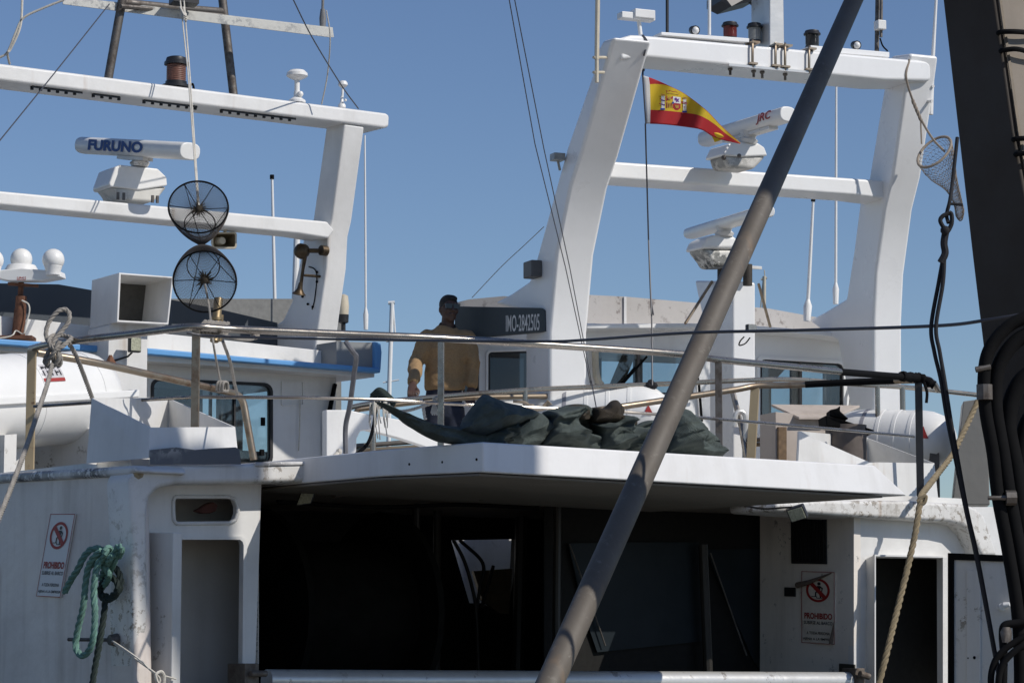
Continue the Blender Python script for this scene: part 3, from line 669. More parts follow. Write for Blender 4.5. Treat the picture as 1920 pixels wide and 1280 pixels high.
def side_text(parent, name, string, P, Q, sd, upv, w_, s0, s1, t0, t1, mat, bold=.02, shear=0, name2='lettering'):
    o = P.lerp(Q, s0) + sd * (w_ / 2 + .003) + upv * t1
    mp = Map(o, P.lerp(Q, s1) + sd * (w_ / 2 + .003) + upv * t1, P.lerp(Q, s0) + sd * (w_ / 2 + .003) + upv * t0)
    return text_mesh(MB(), string, mp, .001, bold, shear).build(name2, mat, parent, smooth=False)
side_text(sc_, '', 'FURUNO', P, Q, sd, upv, .20, .14, .66, -.045, .05, BLUEINK, .045, 0)
MB().box(P.lerp(Q, .5) - upv * .085, ax * .2, sd * .05, upv * .014).build('scanner_plate', WHITE_OLD, ra_)
q = MB()
for x in (221, 232, 286, 295): q.lathe(at(x, 374 + (x - 220) * .09, 21.75), UP, [(0, .013), (.06, .013)], 8)
q.build('mount_bolt', STEEL_D, ra_)
# hailer horn and twin horn
HP = plp(at(430, 450, 22.4), 10)
hq = MB(); out_ = rrect(397, 435, 444, 466, 5); inn_ = rrect(400, 438, 441, 463, 4)
hq.holes(px_loop(HP, out_, -.06), [px_loop(HP, inn_, -.06)], HP.n * .03)
ap = [HP(413 + (x - 397) * .25, 447 + (y - 435) * .25, .16) for x, y in out_]; fo_ = px_loop(HP, out_, -.03)
k = len(ap); hq.add(fo_ + ap, [(i, (i + 1) % k, (i + 1) % k + k, i + k) for i in range(k)] + [tuple(range(2 * k - 1, k - 1, -1))])
HL = hq.build('loudhailer', CREAM, LB, bevel=0)
fi_ = px_loop(HP, inn_, -.05); ai = [HP(414 + (x - 397) * .2, 448 + (y - 435) * .2, .12) for x, y in inn_]; k = len(ai)
MB().add(fi_ + ai, [(i, (i + 1) % k, (i + 1) % k + k, i + k) for i in range(k)] + [tuple(range(k, 2 * k))]).build('horn_mouth', TANIN, HL)
MB().lathe(HP(414, 452, -.02), HP.n + HP.u * -.5, [(-.03, .03), (0, .036), (.1, .04)], 16).build('horn_core', CREAM, HL)
MB().tube([HP(420, 440, .12), TL(424, 428, .1)], .015, 8).build('bracket', CREAM, HL)
LSo = plp(LS(600, 500) + (LS.u * 0) - LU * .12, YL - 90)
hq = MB(); hq.lathe(LSo(572, 470, 0), LS.u * .3 - LU * .9 - UP * .2, [(0, .02), (.01, .06), (.06, .07), (.1, .05), (.12, .02)], 18)
hq.tube([LSo(573, 472), LSo(568, 505), LSo(564, 535)], [.022, .014, .016], 10); hq.lathe(LSo(564, 530), (LSo(561, 548) - LSo(564, 530)), [(0, .018), (.05, .024), (.08, .04), (.1, .06), (.105, .06), (.09, .03)], 18)
hq.tube([LSo(570, 516), LSo(580, 516) + LU * .14], .012, 8); hq.tube([LSo(578, 470), LSo(592, 468) + LU * .12], .02, 8); hq.lathe(LSo(591, 468) + LU * .06, LU, [(0, .045), (.06, .045)], 14)
hq.build('twin_horn', BRONZE, LB)
q = MB()
for pts in ([(579, 500), (590, 505), (594, 520), (590, 560), (585, 580)],): q.tube(cr([LS(x, y, -.006) for x, y in pts]), .005, 6)
for x, y in ((594, 510), (594, 528), (586, 575), (567, 556), (577, 570)): q.ball(LS(x, y, -.01), .012, 8)
q.build('cable', BLACK, LM)
# wheelhouse: roof with blue edge, dark parapets, wall with a window
WL = plp(LP(586, 690, .12), YL)
zroof = WL(600, 685).z
RE = plp(WL(600, 690) - LN * .35, YL)
LWH = MB().holes(px_loop(WL, [(-300, 560), (632, 660), (628, 870), (612, 900), (-300, 900)]), [px_loop(WL, rrect(287, 711, 509, 860, 14, 4, 0, 10)[:])], LN * .07).build('wheelhouse', WHITE, LB, bevel=.006)
for seg in ([(-300, 600), (0, 635), (190, 648), (190, 660), (0, 646), (-300, 614)], [(276, 652), (500, 672), (706, 689), (714, 690), (714, 699), (700, 698), (276, 664)]):
    MB().prism(px_loop(RE, seg), LN * .1).build('roof_edge', BLUE, LWH, bevel=.012)
q = MB(); e0, e1 = RE(-300, 620, .1), RE(702, 694, .1); q.prism([e0, e1, e1 + LN * 2.6, e0 + LN * 2.6], -UP * .06); q.build('roof', WHITE, LWH)
PP = plp(RE(600, 690) + LN * 1.0, YL)
MB().prism(px_loop(PP, [(-300, 505), (0, 531), (110, 533), (185, 546), (185, 660), (-300, 600)]), LN * .05).build('parapet', SLATE, LWH)
MB().prism(px_loop(PP, [(322, 562), (400, 577), (520, 605), (520, 690), (322, 670)]), LN * .05).build('parapet', SLATE, LWH)
MB().prism([RE(631, 640, .12), RE(706, 642, .05), RE(706, 690, .05), RE(631, 690, .12)], LN * .3).build('wing_box', paint('grey_wing', (.26, .27, .27), amount=.4), LWH)
MB().prism(px_loop(RE, [(703, 640), (714, 644), (716, 660), (714, 694), (703, 692)], .02), LN * .6).build('wing_end', BLUE, LWH, bevel=.006)
wf = rrect(284, 708, 512, 863, 16, 4, 0, 10); wi = rrect(289, 713, 507, 858, 13, 4, 0, 10)
WN = MB().holes(px_loop(WL, wf, -.012), [px_loop(WL, wi, -.012)], LN * .03).build('window', GASKET, LWH)
MB().prism(px_loop(WL, rrect(289, 713, 507, 858, 13, 4, 0, 10), .02), LN * .006).build('pane', GLASS, WN)
q = MB(); q.bar(WL(395, 716, .035), WL(393, 862, .035), LU * .012, LN * .01); q.bar(WL(440, 718, .012), WL(439, 862, .012), LU * .008, LN * .008); q.build('sash', GASKET, WN)
q = MB(); q.box(WL(493, 790, .008), LU * .016, LN * .012, UP * .035); q.box(WL(491, 848, .008), LU * .018, LN * .012, UP * .026); q.build('catch', BLACK, WN)
# inside of the wheelhouse: rear bulkhead with a far window, a curtain
q = MB().holes(px_loop(WL, [(150, 560), (640, 560), (640, 900), (150, 900)], 1.7), [px_loop(WL, [(380, 700), (560, 720), (560, 850), (380, 840)], 1.7)], LN * .04); q.build('inner_bulkhead', plain('cabin_inside', (.20, .20, .19), .7), LWH)
q = MB().prism([WL(628, 660, .08), WL(628, 660, 1.7), WL(628, 900, 1.7), WL(628, 900, .08)], -LU * .05); q.build('side_wall', WHITE, LWH)
cu = MB(); pts = []
for i in range(15): pts.append(WL(416 + i * 3.4, 0, .12 + .03 * math.sin(i * 1.7)))
v = [Vector((p.x, p.y, WL(430, 730).z)) for p in pts] + [Vector((p.x, p.y, WL(430, 848).z)) for p in pts]
cu.add(v, [(i, i + 1, i + 16, i + 15) for i in range(14)]); c_ = cu.build('curtain', plain('grey_curtain', (.34, .34, .33), .9), LWH); c_.modifiers.new('s', 'SOLIDIFY').thickness = .006
q = MB(); q.holes(px_loop(WL, rrect(528, 714, 570, 760, 3), -.012), [px_loop(WL, rrect(530, 716, 568, 758, 2), -.012)], LN * .011); q.build('hatch_cover', WHITE, LWH)
q = MB(); q.tube(cr([WL(563, 745, -.02), WL(562, 800, -.03), WL(560, 845, -.02)]), .005, 6); q.build('lanyard', WHITEROPE, LWH)
q = MB(); q.tube(cr([WL(628, 720, -.03), WL(618, 770, -.06), WL(612, 800, -.05), WL(610, 860, -.05)]), .02, 8); q.build('fender_strip', BLACK, LWH)
# ventilation trunk with square mouth
VT = plp(RE(250, 655) - LN * .25, 33)
q = MB(); mo = [(223, 511), (326, 519), (316, 609), (219, 604)]; mi = [(227, 515), (322, 522), (313, 605), (223, 600)]
q.holes(px_loop(VT, mo, -.12), [px_loop(VT, mi, -.12)], VT.n * .52)
q.prism(px_loop(VT, [(219, 600), (316, 606), (277, 620), (275, 790), (200, 790), (204, 610)], .0), VT.n * .4)
v_ = q.build('vent_trunk', WHITE, LB, bevel=.006)
MB().prism(px_loop(VT, [(222, 513), (325, 520), (315, 607), (221, 602)], .36), VT.n * .05).build('vent_mouth', plain('trunk_inside', (.10, .095, .085), .8), v_)
floodlight(v_, VT(252, 646, -.12), VT.u, UP, -VT.n, .05, .062, [VT(248, 660, -.06), VT(240, 668, -.05), VT(214, 676, .0)])
q = MB(); q.tube([VT(207, 680, -.03), VT(206, 730, -.03)], .02, 10); q.build('rusty_pipe', ORANGE, v_); q = MB(); q.lathe(VT(207, 682, -.03), UP, [(0, .05), (.03, .03), (.07, .012)], 8); q.build('pipe_cap', RUST, v_)
# satellite compass: three domes on a post
SD = 20.9
q = MB()
for x, y, r, dd in ((100, 487, 21, 0), (40, 486, 21, .25), (-14, 488, 21, 0)):
    c = at(x, y, SD + dd); rr = r * SD / FPX
    q.ball(c, rr, 24); q.lathe(c, -UP, [(rr * .55, rr * .84), (rr * 1.0, rr * .68), (rr * 1.45, rr * .66), (rr * 1.45, rr * .2)], 24)
q.lathe(at(40, 520, SD + .2), UP, [(-.02, .16), (.03, .15), (.1, .11)], 24)
q.prism([at(-25, 508, SD - .02), at(40, 503, SD), at(112, 508, SD - .02), at(114, 519, SD - .02), at(75, 526, SD), at(15, 526, SD), at(-25, 517, SD - .02)], Vector((.02, .14, 0)))
q.build('satellite_compass', WHITEP, LB, bevel=.008)
SCo = LB.children[-1]
mp = Map(at(32, 517, SD - .012), at(48, 517, SD - .012), at(32, 525, SD - .012)); q = MB()
for a, b_ in (((0, 0), (1, .12)), ((0, .88), (1, 1)), ((0, .12), (.06, .88)), ((.94, .12), (1, .88))): q.add([mp(a[0], a[1], .001), mp(b_[0], a[1], .001), mp(b_[0], b_[1], .001), mp(a[0], b_[1], .001)], [(0, 1, 2, 3)])
m2 = Map(mp(.14, .25, 0), mp(.86, .25, 0), mp(.14, .78, 0)); text_mesh(q, 'JRC', m2, .001, .03); q.build('lettering', REDINK, SCo, smooth=False)
q = MB(); q.tube([at(40, 524, SD + .1), at(38, 560, SD + .1)], .022, 10); q.tube([at(40, 555, SD + .08), at(36, 632, SD + .1)], .045, 14); q.tube([at(36, 580, SD + .16), at(31, 632, SD + .16)], .04, 12); q.box(at(33, 634, SD + .1), Vector((.13, 0, 0)), Vector((0, .1, 0)), Vector((0, 0, .012)))
q.bar(at(15, 532, SD + .08), at(72, 536, SD + .08), Vector((0, .012, 0)), UP * .012)
q.build('compass_post', RUST, LB); q = MB(); q.tube(cr([at(41, 563, SD + .03), at(53, 570, SD + .03), at(55, 585, SD + .03), at(48, 610, SD + .03), at(44, 626, SD + .03), at(30, 620, SD + .05), at(20, 630, SD), at(-20, 636, SD)]), .006, 6); q.build('cable', WHITEROPE, LB)
# antennas and the small mast behind the net basket
def whip(parent, x0, y0, x1, y1, d, r=.01, mat=WHITEP, ferr=True, name='whip_antenna'):
    a, b_ = at(x0, y0, d), at(x1, y1, d); q = MB().tube([a, a.lerp(b_, .5), b_], [r, r * .9, r * .7], 8)
    if ferr: q.lathe(a, b_ - a, [(0, r * 1.8), (.14, r * 2.2), (.2, r)], 10)
    return q.build(name, mat, parent)
whip(LB, 686, 618, 684, 254, 24.2, .011); whip(LB, 516, 604, 510, 330, 25.5, .018)
MB().tube([at(510, 336, 25.5), at(510, 328, 25.5)], .021, 8).build('antenna_tip', BLACK, LB)
q = MB(); q.tube([at(552, 590, 25.8), at(557, 436, 25.8)], .032, 10); q.tube([at(480, 581, 25.6), at(560, 580, 25.8)], .01, 6); q.build('pole_mast', WHITEP, LB)
q = MB(); q.lathe(at(644, 590, 23.6), UP, [(0, .045), (.08, .05), (.17, .04), (.185, .01)], 16); q.build('small_beacon', CREAM, LB); q = MB(); q.lathe(at(644, 592, 23.6), -UP, [(-.01, .048), (.06, .045), (.07, .02), (.16, .02)], 14); q.build('beacon_foot', BLACKP, LB)
q = MB(); q.tube([at(402, 640, 20.6), at(410, 560, 20.7)], .035, 12); q.lathe(at(406, 600, 20.65), UP, [(0, .045), (.02, .045)], 12); q.tube([at(415, 590, 20.75), at(412, 640, 20.75)], .02, 8); q.build('pipe_post', steel('brassy_post', (.34, .26, .15), (.12, .08, .05), .35, .6), LB)
q = MB(); q.box(LP(300, 1210, 1.6) + Vector((0, 0, -1.45)), LU * 2.9, LN * 1.5, UP * 1.4); q.build('hull', WHITE_OLD, LB, bevel=.1)
q = MB(); q.box(LP(200, 1210, 1.8) + Vector((0, 0, .75)), LU * 3.2, LN * 1.3, UP * .8); q.build('lower_cabin', WHITE_OLD, LB, bevel=.05)
# life raft at left on its cradle
def canister(name, p, q_, r, label, group, logo=None, flange=True, nribs=3):
    ax = (q_ - p).normalized(); L = (q_ - p).length
    o = thing(name, label, 'life raft', p.lerp(q_, .5) - UP * r, group)
    pf = [(0, .01), (.015, r * .35), (.05, r * .62), (.11, r * .83), (.2, r * .96), (.28, r)]
    prof = pf + [(L - h_, rr) for h_, rr in reversed(pf)]
    MB().lathe(p, ax, prof, 40).build('shell', WHITEP, o, ang=60)
    if flange:
        sdv = ax.cross(UP).normalized()
        q = MB(); q.box(p.lerp(q_, .5), ax * (L / 2 - .02), sdv * (r + .03), UP * .028); q.build('seam_flange', WHITEP, o, bevel=.01)
    for i in range(nribs):
        h_ = .34 + (L - .68) * i / max(nribs - 1, 1)
        MB().lathe(p + ax * h_, ax, [(-.018, r * .99), (-.015, r + .004), (.015, r + .004), (.018, r * .99)], 40).build('strap', plain('grey_strap', (.30, .30, .33), .6) if i == 0 else WHITEP, o)
    return o, ax
RAFTG = 'life raft canisters'
pA, pB = at(-160, 762, 18.55), at(196, 742, 20.15)
raft1, rax = canister('life_raft', pA, pB, .345, 'white life raft canister with red and black label behind the rope knot at far left', RAFTG)
lm = MB(); c0 = pA.lerp(pB, .56); sdv = rax.cross(UP).normalized(); sdv = sdv if sdv.y < 0 else -sdv
def on_can(s, ang, rr=.3495): return c0 + rax * s + (sdv * math.cos(ang) + UP * math.sin(ang)) * rr
v = [on_can(s, a) for a in (.36, .52, .66, .8) for s in (-.14, .08)]; lm.add(v, [(0, 1, 3, 2), (2, 3, 5, 4), (4, 5, 7, 6)]); lm.build('label', plain('label_white', (.6, .58, .58)), raft1)
lm = MB(); v = [on_can(s, a, .351) for a in (.36, .44) for s in (-.14, .08)]; lm.add(v, [(0, 1, 3, 2)]); lm.build('red_band', REDINK, raft1)
lm = MB()
for i in range(5):
    s0 = -.12 + i * .042; v = [on_can(s, a, .3515) for a in (.5, .74) for s in (s0, s0 + .014)]; lm.add(v, [(0, 1, 3, 2)])
    v = [on_can(s, a, .3515) for a in ((.56, .6) if i % 2 else (.69, .74)) for s in (s0, s0 + .034)]; lm.add(v, [(0, 1, 3, 2)])
lm.build('label_print', BLACKINK, raft1)
q = MB()
for s in (.3, .8): c = pA.lerp(pB, s); q.box(c - UP * .42, rax * .06, sdv * .36, UP * .18)
q.build('raft_cradle', WHITE_OLD, LB)
q = MB(); q.prism([at(-60, 815, 19.6), at(235, 815, 20.6), at(235, 900, 20.6), at(-60, 900, 19.6)], Vector((-.1, .15, 0))); q.build('raft_platform', WHITE, LB)
q = MB(); q.prism([at(8, 770, 19.3), at(50, 795, 19.4), at(50, 900, 19.4), at(8, 900, 19.3)], Vector((-.2, .3, 0))); q.build('cradle_side', WHITE_OLD, LB)
# ------------------------------------------------------------------ boat at right
YR = 22.8
RP = Pl(1030, 22.0, YR); RU, RN = RP.u, RP.n
RB = thing('fishing_boat', 'clean white fishing boat at right with arch mast, flag and dark numbered wing panel', 'boat', RP(1350, 1210, 2) - Vector((0, 0, 2.6)))
RSL = plp(RP(1030, 740), YR - 90); RSR = plp(RP(1638, 770), YR - 90)
f1 = [(1150, 70), (1137, 113), (1088, 289), (1068, 350), (1043, 475), (1030, 622), (1030, 800)]
b1 = [(985, 800), (985, 585), (925, 568), (955, 552), (992, 527), (1005, 487), (1063, 277), (1111, 139), (1120, 95), (1130, 76)]
RM = MB().prism(px_loop(RSL, f1 + b1), RU * .345).build('mast', WHITE_CLEAN, RB, bevel=.03, seg=4)
f2 = [(1706, 100), (1700, 146), (1673, 329), (1658, 390), (1642, 512), (1638, 600), (1638, 800)]
b2 = [(1600, 800), (1570, 640), (1515, 601), (1545, 585), (1586, 560), (1600, 470), (1612, 376), (1629, 333), (1659, 152), (1670, 105)]
MB().prism(px_loop(RSR, f2 + b2), RU * .29).build('mast_leg', WHITE_CLEAN, RM, bevel=.03, seg=4)
def yaw2(a, b): return math.degrees(math.atan2(b.y - a.y, b.x - a.x))
TB = plp(RSL(1140, 100), yaw2(RSL(1140, 100), RSR(1704, 125))); LBm = plp(RSL(1082, 310), yaw2(RSL(1082, 310), RSR(1671, 342)))
MB().prism(px_loop(TB, [(1160, 72), (1185, 65), (1205, 66), (1690, 110), (1738, 114), (1746, 122), (1746, 150), (1740, 152), (1660, 151), (1215, 108), (1165, 112)], -.035), RN * .42).build('top_crossbeam', WHITE_CLEAN, RM, bevel=.04, seg=4)
MB().prism(px_loop(LBm, [(1135, 301.5), (1640, 337), (1660, 338.5), (1660, 373.5), (1600, 366), (1135, 334)], .14), RN * .34).build('lower_crossbeam', WHITE_CLEAN, RM, bevel=.025, seg=4)
q = MB(); q.prism([TB(1240, 66, .0), TB(1405, 80, .0), TB(1405, 72, .0), TB(1240, 60, .0)], RN * .3); q.prism([TB(1520, 96, .02), TB(1668, 108, .02), TB(1668, 98, .02), TB(1520, 85, .02)], RN * .3); q.build('beam_plate', WHITE_CLEAN, RM, bevel=.006)
# u-bolts and clamp plate of the upper mast
q = MB(); q.prism([TB(1367, 119, -.06), TB(1517, 133, -.06), TB(1517, 133, .3), TB(1367, 119, .3)], -UP * .02); q.build('clamp_plate', GALV, RM)
for x, yt, yb in ((1411, 76, 117), (1454, 80, 121), (1472, 82, 123), (1517, 88, 128)):
    q = MB(); q.tube([TB(x, yt, .06), TB(x, yt + 6, -.06), TB(x, yt + 8, -.065), TB(x, yb - 2, -.065), TB(x, yb + 10, -.05)], .011, 8); q.box(TB(x, yt + 6, 0), RU * .035, RN * .07, UP * .008); q.box(TB(x, yb + 3, -.05), RU * .035, RN * .03, UP * .008); q.build('u_bolt', STEEL_R, RM)
q = MB()
for x, y in ((1369, 124), (1413, 128), (1429, 130), (1472, 134)): q.lathe(TB(x, y, .05), -UP, [(0, .014), (.02, .02), (.035, .02), (.04, .011), (.075, .011)], 8)
q.build('plate_bolt', STEEL_D, RM)
UM = plp(TB(1443, 90, .04), YR)
MB().prism([UM(1443, 88), UM(1471, 88), UM(1469, -40), UM(1443, -40)], RN * .33).build('upper_mast', GALV, RM, bevel=.01)
navlight(RM, TB(1369, 74, .12), .145, .055, REDLENS, foot=False); navlight(RM, TB(1415, 80, .2), .165, .052, GREYLENS, foot=False); navlight(RM, TB(1523, 90, .1), .15, .056, BLACKLENS, foot=False)
q = MB(); q.prism([at(1352, 2, 22.2), at(1372, 12, 22.2), at(1420, 0, 22.4), at(1430, -20, 22.4), at(1352, -14, 22.2)], Vector((-.1, .3, 0))); q.tube([at(1405, 4, 22.4), at(1428, 22, 22.6)], .014, 8); q.tube([at(1427, 20, 22.6), at(1426, 60, 22.6)], .006, 6); q.build('sensor_bar', BLACKP, RM)
for x, y in ((1301, 57), (1604, 85)):
    c = TB(x, y, .1); q = MB(); q.lathe(c, (CAM - c) + Vector((9, 0, -1)), [(-.04, .02), (-.03, .034), (.02, .04), (.035, .04)], 14); q.tube([c, c - UP * .06], .014, 8); o_ = q.build('deck_camera', BLACKP, RM); q = MB(); q.ball(c + (CAM - c + Vector((9, 0, -1))).normalized() * .03, .032, 12); q.build('lens', WHITEP, o_)
gd = MB(); gc = TB(1197, 33, .15); gd.tube([TB(1201, 66, .15), gc], .018, 10); gd.box(gc - UP * .0 - RU * .02, RU * .15, RN * .05, UP * .026); gd.box(gc + UP * .02 + RU * .03, RU * .09, RN * .07, UP * .035); gd.build('satellite_antenna', WHITEP, RM, bevel=.02)
q = MB(); 
q.tube([TB(1251, 68, .1), TB(1251, -30, .1)], .013, 8); q.build('whip_antenna', BLACKP, RM)
q = MB(); q.tube([TB(1330, 66, .14), TB(1330, -20, .14)], .014, 8); q.build('whip_antenna', WHITEP, RM)
q = MB(); q.tube([TB(1119, 155, -.1), TB(1119, 112, -.1)], .016, 8); q.tube([TB(1119, 112, -.1), TB(1121, -30, -.1)], .019, 8); q.tube([TB(1113, 108, -.1), TB(1140, 108, .05)], .012, 8); q.tube([TB(1113, 136, -.1), TB(1132, 136, .05)], .012, 8); q.build('whip_antenna', CREAM, RM)
q = MB(); q.tube([TB(1745, 215, .1), TB(1749, 110, .1), TB(1757, -30, .1)], [.022, .018, .012], 8); q.tube([TB(1738, 162, .1), TB(1750, 162, .0)], .014, 8); q.tube([TB(1735, 190, .1), TB(1748, 190, .0)], .014, 8); q.build('whip_antenna', WHITEP, RM)
q = MB(); q.tube([TB(1644, 96, .1), TB(1646, -30, .1)], .02, 10); q.tube([TB(1652, 70, .05), TB(1653, -30, .05)], .013, 8); q.build('aerial_post', STEEL_D, RM); q = MB(); q.box(TB(1650, 48, .05), RU * .04, RN * .04, UP * .04); q.build('clamp_block', WHITEP, RM, bevel=.006)
q = MB(); q.tube(cr([TB(1650, 72, .05), TB(1655, 86, .05), TB(1664, 96, .08)]), .007, 6); q.build('cable', BLACK, RM)
whip(RM, 1567, 570, 1568, 110, 24.6, .014); whip(RM, 1513, 602, 1525, 372, 24.2, .018); MB().tube([at(1524.6, 378, 24.2), at(1525, 371, 24.2)], .02, 8).build('antenna_tip', BLACK, RM)
# radars
P, Q = at(1322, 262, 22.55), at(1478, 214, 21.45)
rd1, sc1, ax, sd, upv = radar(RM, P, Q, .16, .13, [(1358, 286), (1366, 270), (1380, 266), (1422, 268), (1434, 276), (1440, 292), (1392, 294), (1357, 291)], 21.95, 30, [(1357, 290), (1440, 291), (1424, 308), (1414, 318), (1365, 314), (1362, 304)], thick=.28, neck=((1402, 270, 21.95), (1404, 248, 21.95)))
side_text(sc1, '', 'JRC', P, Q, sd, upv, .16, .72, .9, -.04, .05, REDINK, .02, .25)
q = MB(); q.box(P.lerp(Q, .55) - upv * .075, ax * .35, sd * .045, upv * .012); q.build('scanner_plate', WHITE_OLD, rd1)
q = MB(); q.ball(at(1357, 296, 21.75), .022, 10); q.ball(at(1386, 292, 21.73), .018, 10); q.build('mount_bolt', STEEL_D, rd1)
# funnel with the second radar
FX = plp(RP(1374, 860, .0) , YR - 90)
fun = MB().prism(px_loop(FX, [(1374, 527), (1374, 880), (1330, 880), (1330, 640), (1318, 600), (1302, 526)]), RU * .22).build('funnel', WHITE_CLEAN, RB, bevel=.02)
P, Q = at(1296, 438, 23.5), at(1437, 396, 21.4)
rd2, sc2, ax, sd, upv = radar(fun, P, Q, .15, .10, [(1316, 466), (1324, 448), (1340, 440), (1378, 442), (1386, 452), (1388, 466)], 22.5, 30, [(1316, 466), (1388, 467), (1376, 488), (1374, 500), (1340, 500), (1334, 488)], thick=.28, neck=((1358, 444, 22.5), (1358, 424, 22.5)))
q = MB(); q.prism([FX(1327, 495, .0), FX(1390, 497, .0), FX(1390, 503, .0), FX(1327, 501, .0)], RU * .2); q.build('radar_shelf', WHITE_OLD, fun, bevel=.004)
q = MB(); q.tube([FX(1345, 500) + RU * .05, FX(1345, 535) + RU * .05], .045, 14); q.tube([FX(1392, 495) + RU * .05, FX(1392, 535) + RU * .05], .04, 14); q.build('exhaust_stub', plain('sooty_pipe', (.05, .04, .03), .7), fun)
q = MB(); q.tube([FX(1335, 528), at(1285, 606, 22.6)], .013, 8); q.tube([FX(1374, 530) + RU * .25 , at(1444, 612, 23.2)], .013, 8); q.build('stay', STEEL_R, fun)
floodlight(fun, FX(1398, 617) + RU * .02 - RN * .06, RU, UP, -RN, .045, .035, None, GREYLENS)
q = MB(); q.tube(cr([FX(1392, 632) - RN * .03, FX(1384, 640) - RN * .04, FX(1382, 648) - RN * .04, FX(1392, 645) - RN * .05, FX(1402, 634) - RN * .04]), .006, 6); q.build('cable', BLACK, fun)
# wheelhouse: aft wall with windows, wing, parapet, eave
WR = plp(RP(1030, 740, .95), YR)
w1 = rrect(1117, 655, 1300, 732, 8, 4, 0, 9); w2 = rrect(1426, 673, 1582, 812, 10, 4, 0, 9); w0 = rrect(916, 660, 1024, 745, 7, 4, 0, -3); w00 = rrect(868, 664, 898, 746, 7)
WH = MB().holes(px_loop(WR, [(860, 630), (1030, 612), (1640, 628), (1672, 632), (1672, 900), (860, 900)]), [px_loop(WR, w1), px_loop(WR, w2), px_loop(WR, w0), px_loop(WR, w00)], RN * .06).build('wheelhouse', WHITE_CLEAN, RB, bevel=.006)
EA = plp(RP(1030, 740, .72), YR)
q = MB(); tp_ = [(1100, 607), (1300, 606), (1420, 611), (1540, 620), (1642, 634)]
q.prism(px_loop(EA, tp_ + [(x, y + 9) for x, y in reversed(tp_)]), RN * .5); q.build('eave', WHITE_CLEAN, WH, bevel=.01)
q = MB(); a_, b_ = EA(1030, 612, .2), EA(1650, 634, .2); q.prism([a_, b_, b_ + RN * 2.6, a_ + RN * 2.6], UP * .04); q.build('roof', WHITE_CLEAN, WH)
PR = plp(RP(1030, 740, 2.1), YR)
MB().prism(px_loop(PR, [(1090, 552), (1172, 556), (1300, 567), (1440, 578), (1545, 597), (1600, 604), (1600, 640), (1090, 640)]), RN * .04).build('parapet', PARAPET, WH)
q = MB(); q.bar(PR(1172, 556, -.012), PR(1172, 640, -.012), RU * .012, RN * .006); q.build('parapet_rib', WHITE, WH)
IP = plp(RP(1024, 622, .05), -43)
wing = MB().prism(px_loop(IP, [(852, 574), (1012, 577), (1021, 582), (1023, 621), (890, 633), (852, 632)]), IP.n * .06).build('wing_panel', PANEL, WH, bevel=.006)
PRW = plp(IP(900, 600, .7), -10)
MB().prism(px_loop(PRW, [(852, 568), (880, 561), (945, 555), (990, 560), (1000, 600), (852, 600)]), PRW.n * .04).build('wing_parapet', PARAPET, WH)
mp = Map(IP(949, 591, 0), IP(1012, 588, 0), IP(949, 622, 0)); text_mesh(MB(), 'IMO-2842505', mp, .003, .01).build('lettering', WHITEINK, wing, smooth=False)
def window(nm, pl, shp, mat, mull=(), frame=WHITE_CLEAN, fr=7, ins=3):
    cx = sum(p[0] for p in shp) / len(shp); cy = sum(p[1] for p in shp) / len(shp)
    xs = [p[0] for p in shp]; ys = [p[1] for p in shp]; hw = (max(xs) - min(xs)) / 2; hh_ = (max(ys) - min(ys)) / 2
    sc_ = lambda k: [(cx + (x - cx) * (1 + k / hw), cy + (y - cy) * (1 + k / hh_)) for x, y in shp]
    o = MB().holes(px_loop(pl, sc_(fr), -.015), [px_loop(pl, sc_(.0), -.015)], RN * .05).build(nm, frame, WH, bevel=.006)
    MB().holes(px_loop(pl, sc_(.0), -.008), [px_loop(pl, sc_(-ins), -.008)], RN * .03).build('gasket', GASKET, o)
    MB().prism(px_loop(pl, sc_(-1), .012), RN * .006).build('pane', mat, o)
    for x in mull: q = MB(); q.bar(pl(x, min(ys) + 2, .0), pl(x, max(ys) - 1, .0), pl.u * .012, pl.n * .012); q.build('mullion', STEEL_D, o)
    return o
window('window', WR, w1, GLASS, (1197,)); window('window', WR, w2, GLASS, (1500,)); window('window', WR, w0, GLASS_D, (), fr=5); window('window', WR, w00, GLASS_D, (), fr=4)
# the far side of the wheelhouse, with its own windows, and things inside
BKW = [(905, 630), (1640, 640), (1640, 900), (905, 900)]
far = [px_loop(WR, [(x0, y0), (x1, y0 + 3), (x1, 738), (x0, 738)], 2.3) for x0, x1, y0 in ((916, 985, 668), (1128, 1190, 660), (1205, 1300, 661), (1440, 1484, 678), (1505, 1548, 682))]
far[3] = px_loop(WR, [(1474, 690), (1484, 690), (1484, 826), (1446, 826), (1446, 720)], 2.3); far[4] = px_loop(WR, [(1504, 686), (1546, 690), (1546, 826), (1504, 826)], 2.3)
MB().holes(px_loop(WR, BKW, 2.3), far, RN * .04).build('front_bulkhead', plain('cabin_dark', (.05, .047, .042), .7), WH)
plan = [WR(1030, 900, .07), WR(1700, 900, .07)]
q = MB(); q.prism([WR(1670, 640, .08), WR(1670, 640, 2.3), WR(1670, 900, 2.3), WR(1670, 900, .08)], -RU * .04); q.prism([WR(862, 640, .08), WR(862, 640, 2.3), WR(862, 900, 2.3), WR(862, 900, .08)], RU * .04); q.build('side_wall', WHITE, WH)
q = MB(); q.tube([WR(1150, 735, .8), WR(1185, 650, 1.3)], .06, 10); q.build('inside_post', plain('inside_brown', (.12, .09, .06), .6), WH)
cu = MB(); v = []
for i in range(13): p = WR(1550 + i * 2.6, 690, .1 + .025 * math.sin(i * 1.5)); v.append(p)
v += [Vector((p.x, p.y, WR(1560, 800).z)) for p in v]; cu.add(v, [(i, i + 1, i + 14, i + 13) for i in range(12)]); c_ = cu.build('curtain', plain('brown_curtain', (.16, .13, .09), .9), WH); c_.modifiers.new('s', 'SOLIDIFY').thickness = .006
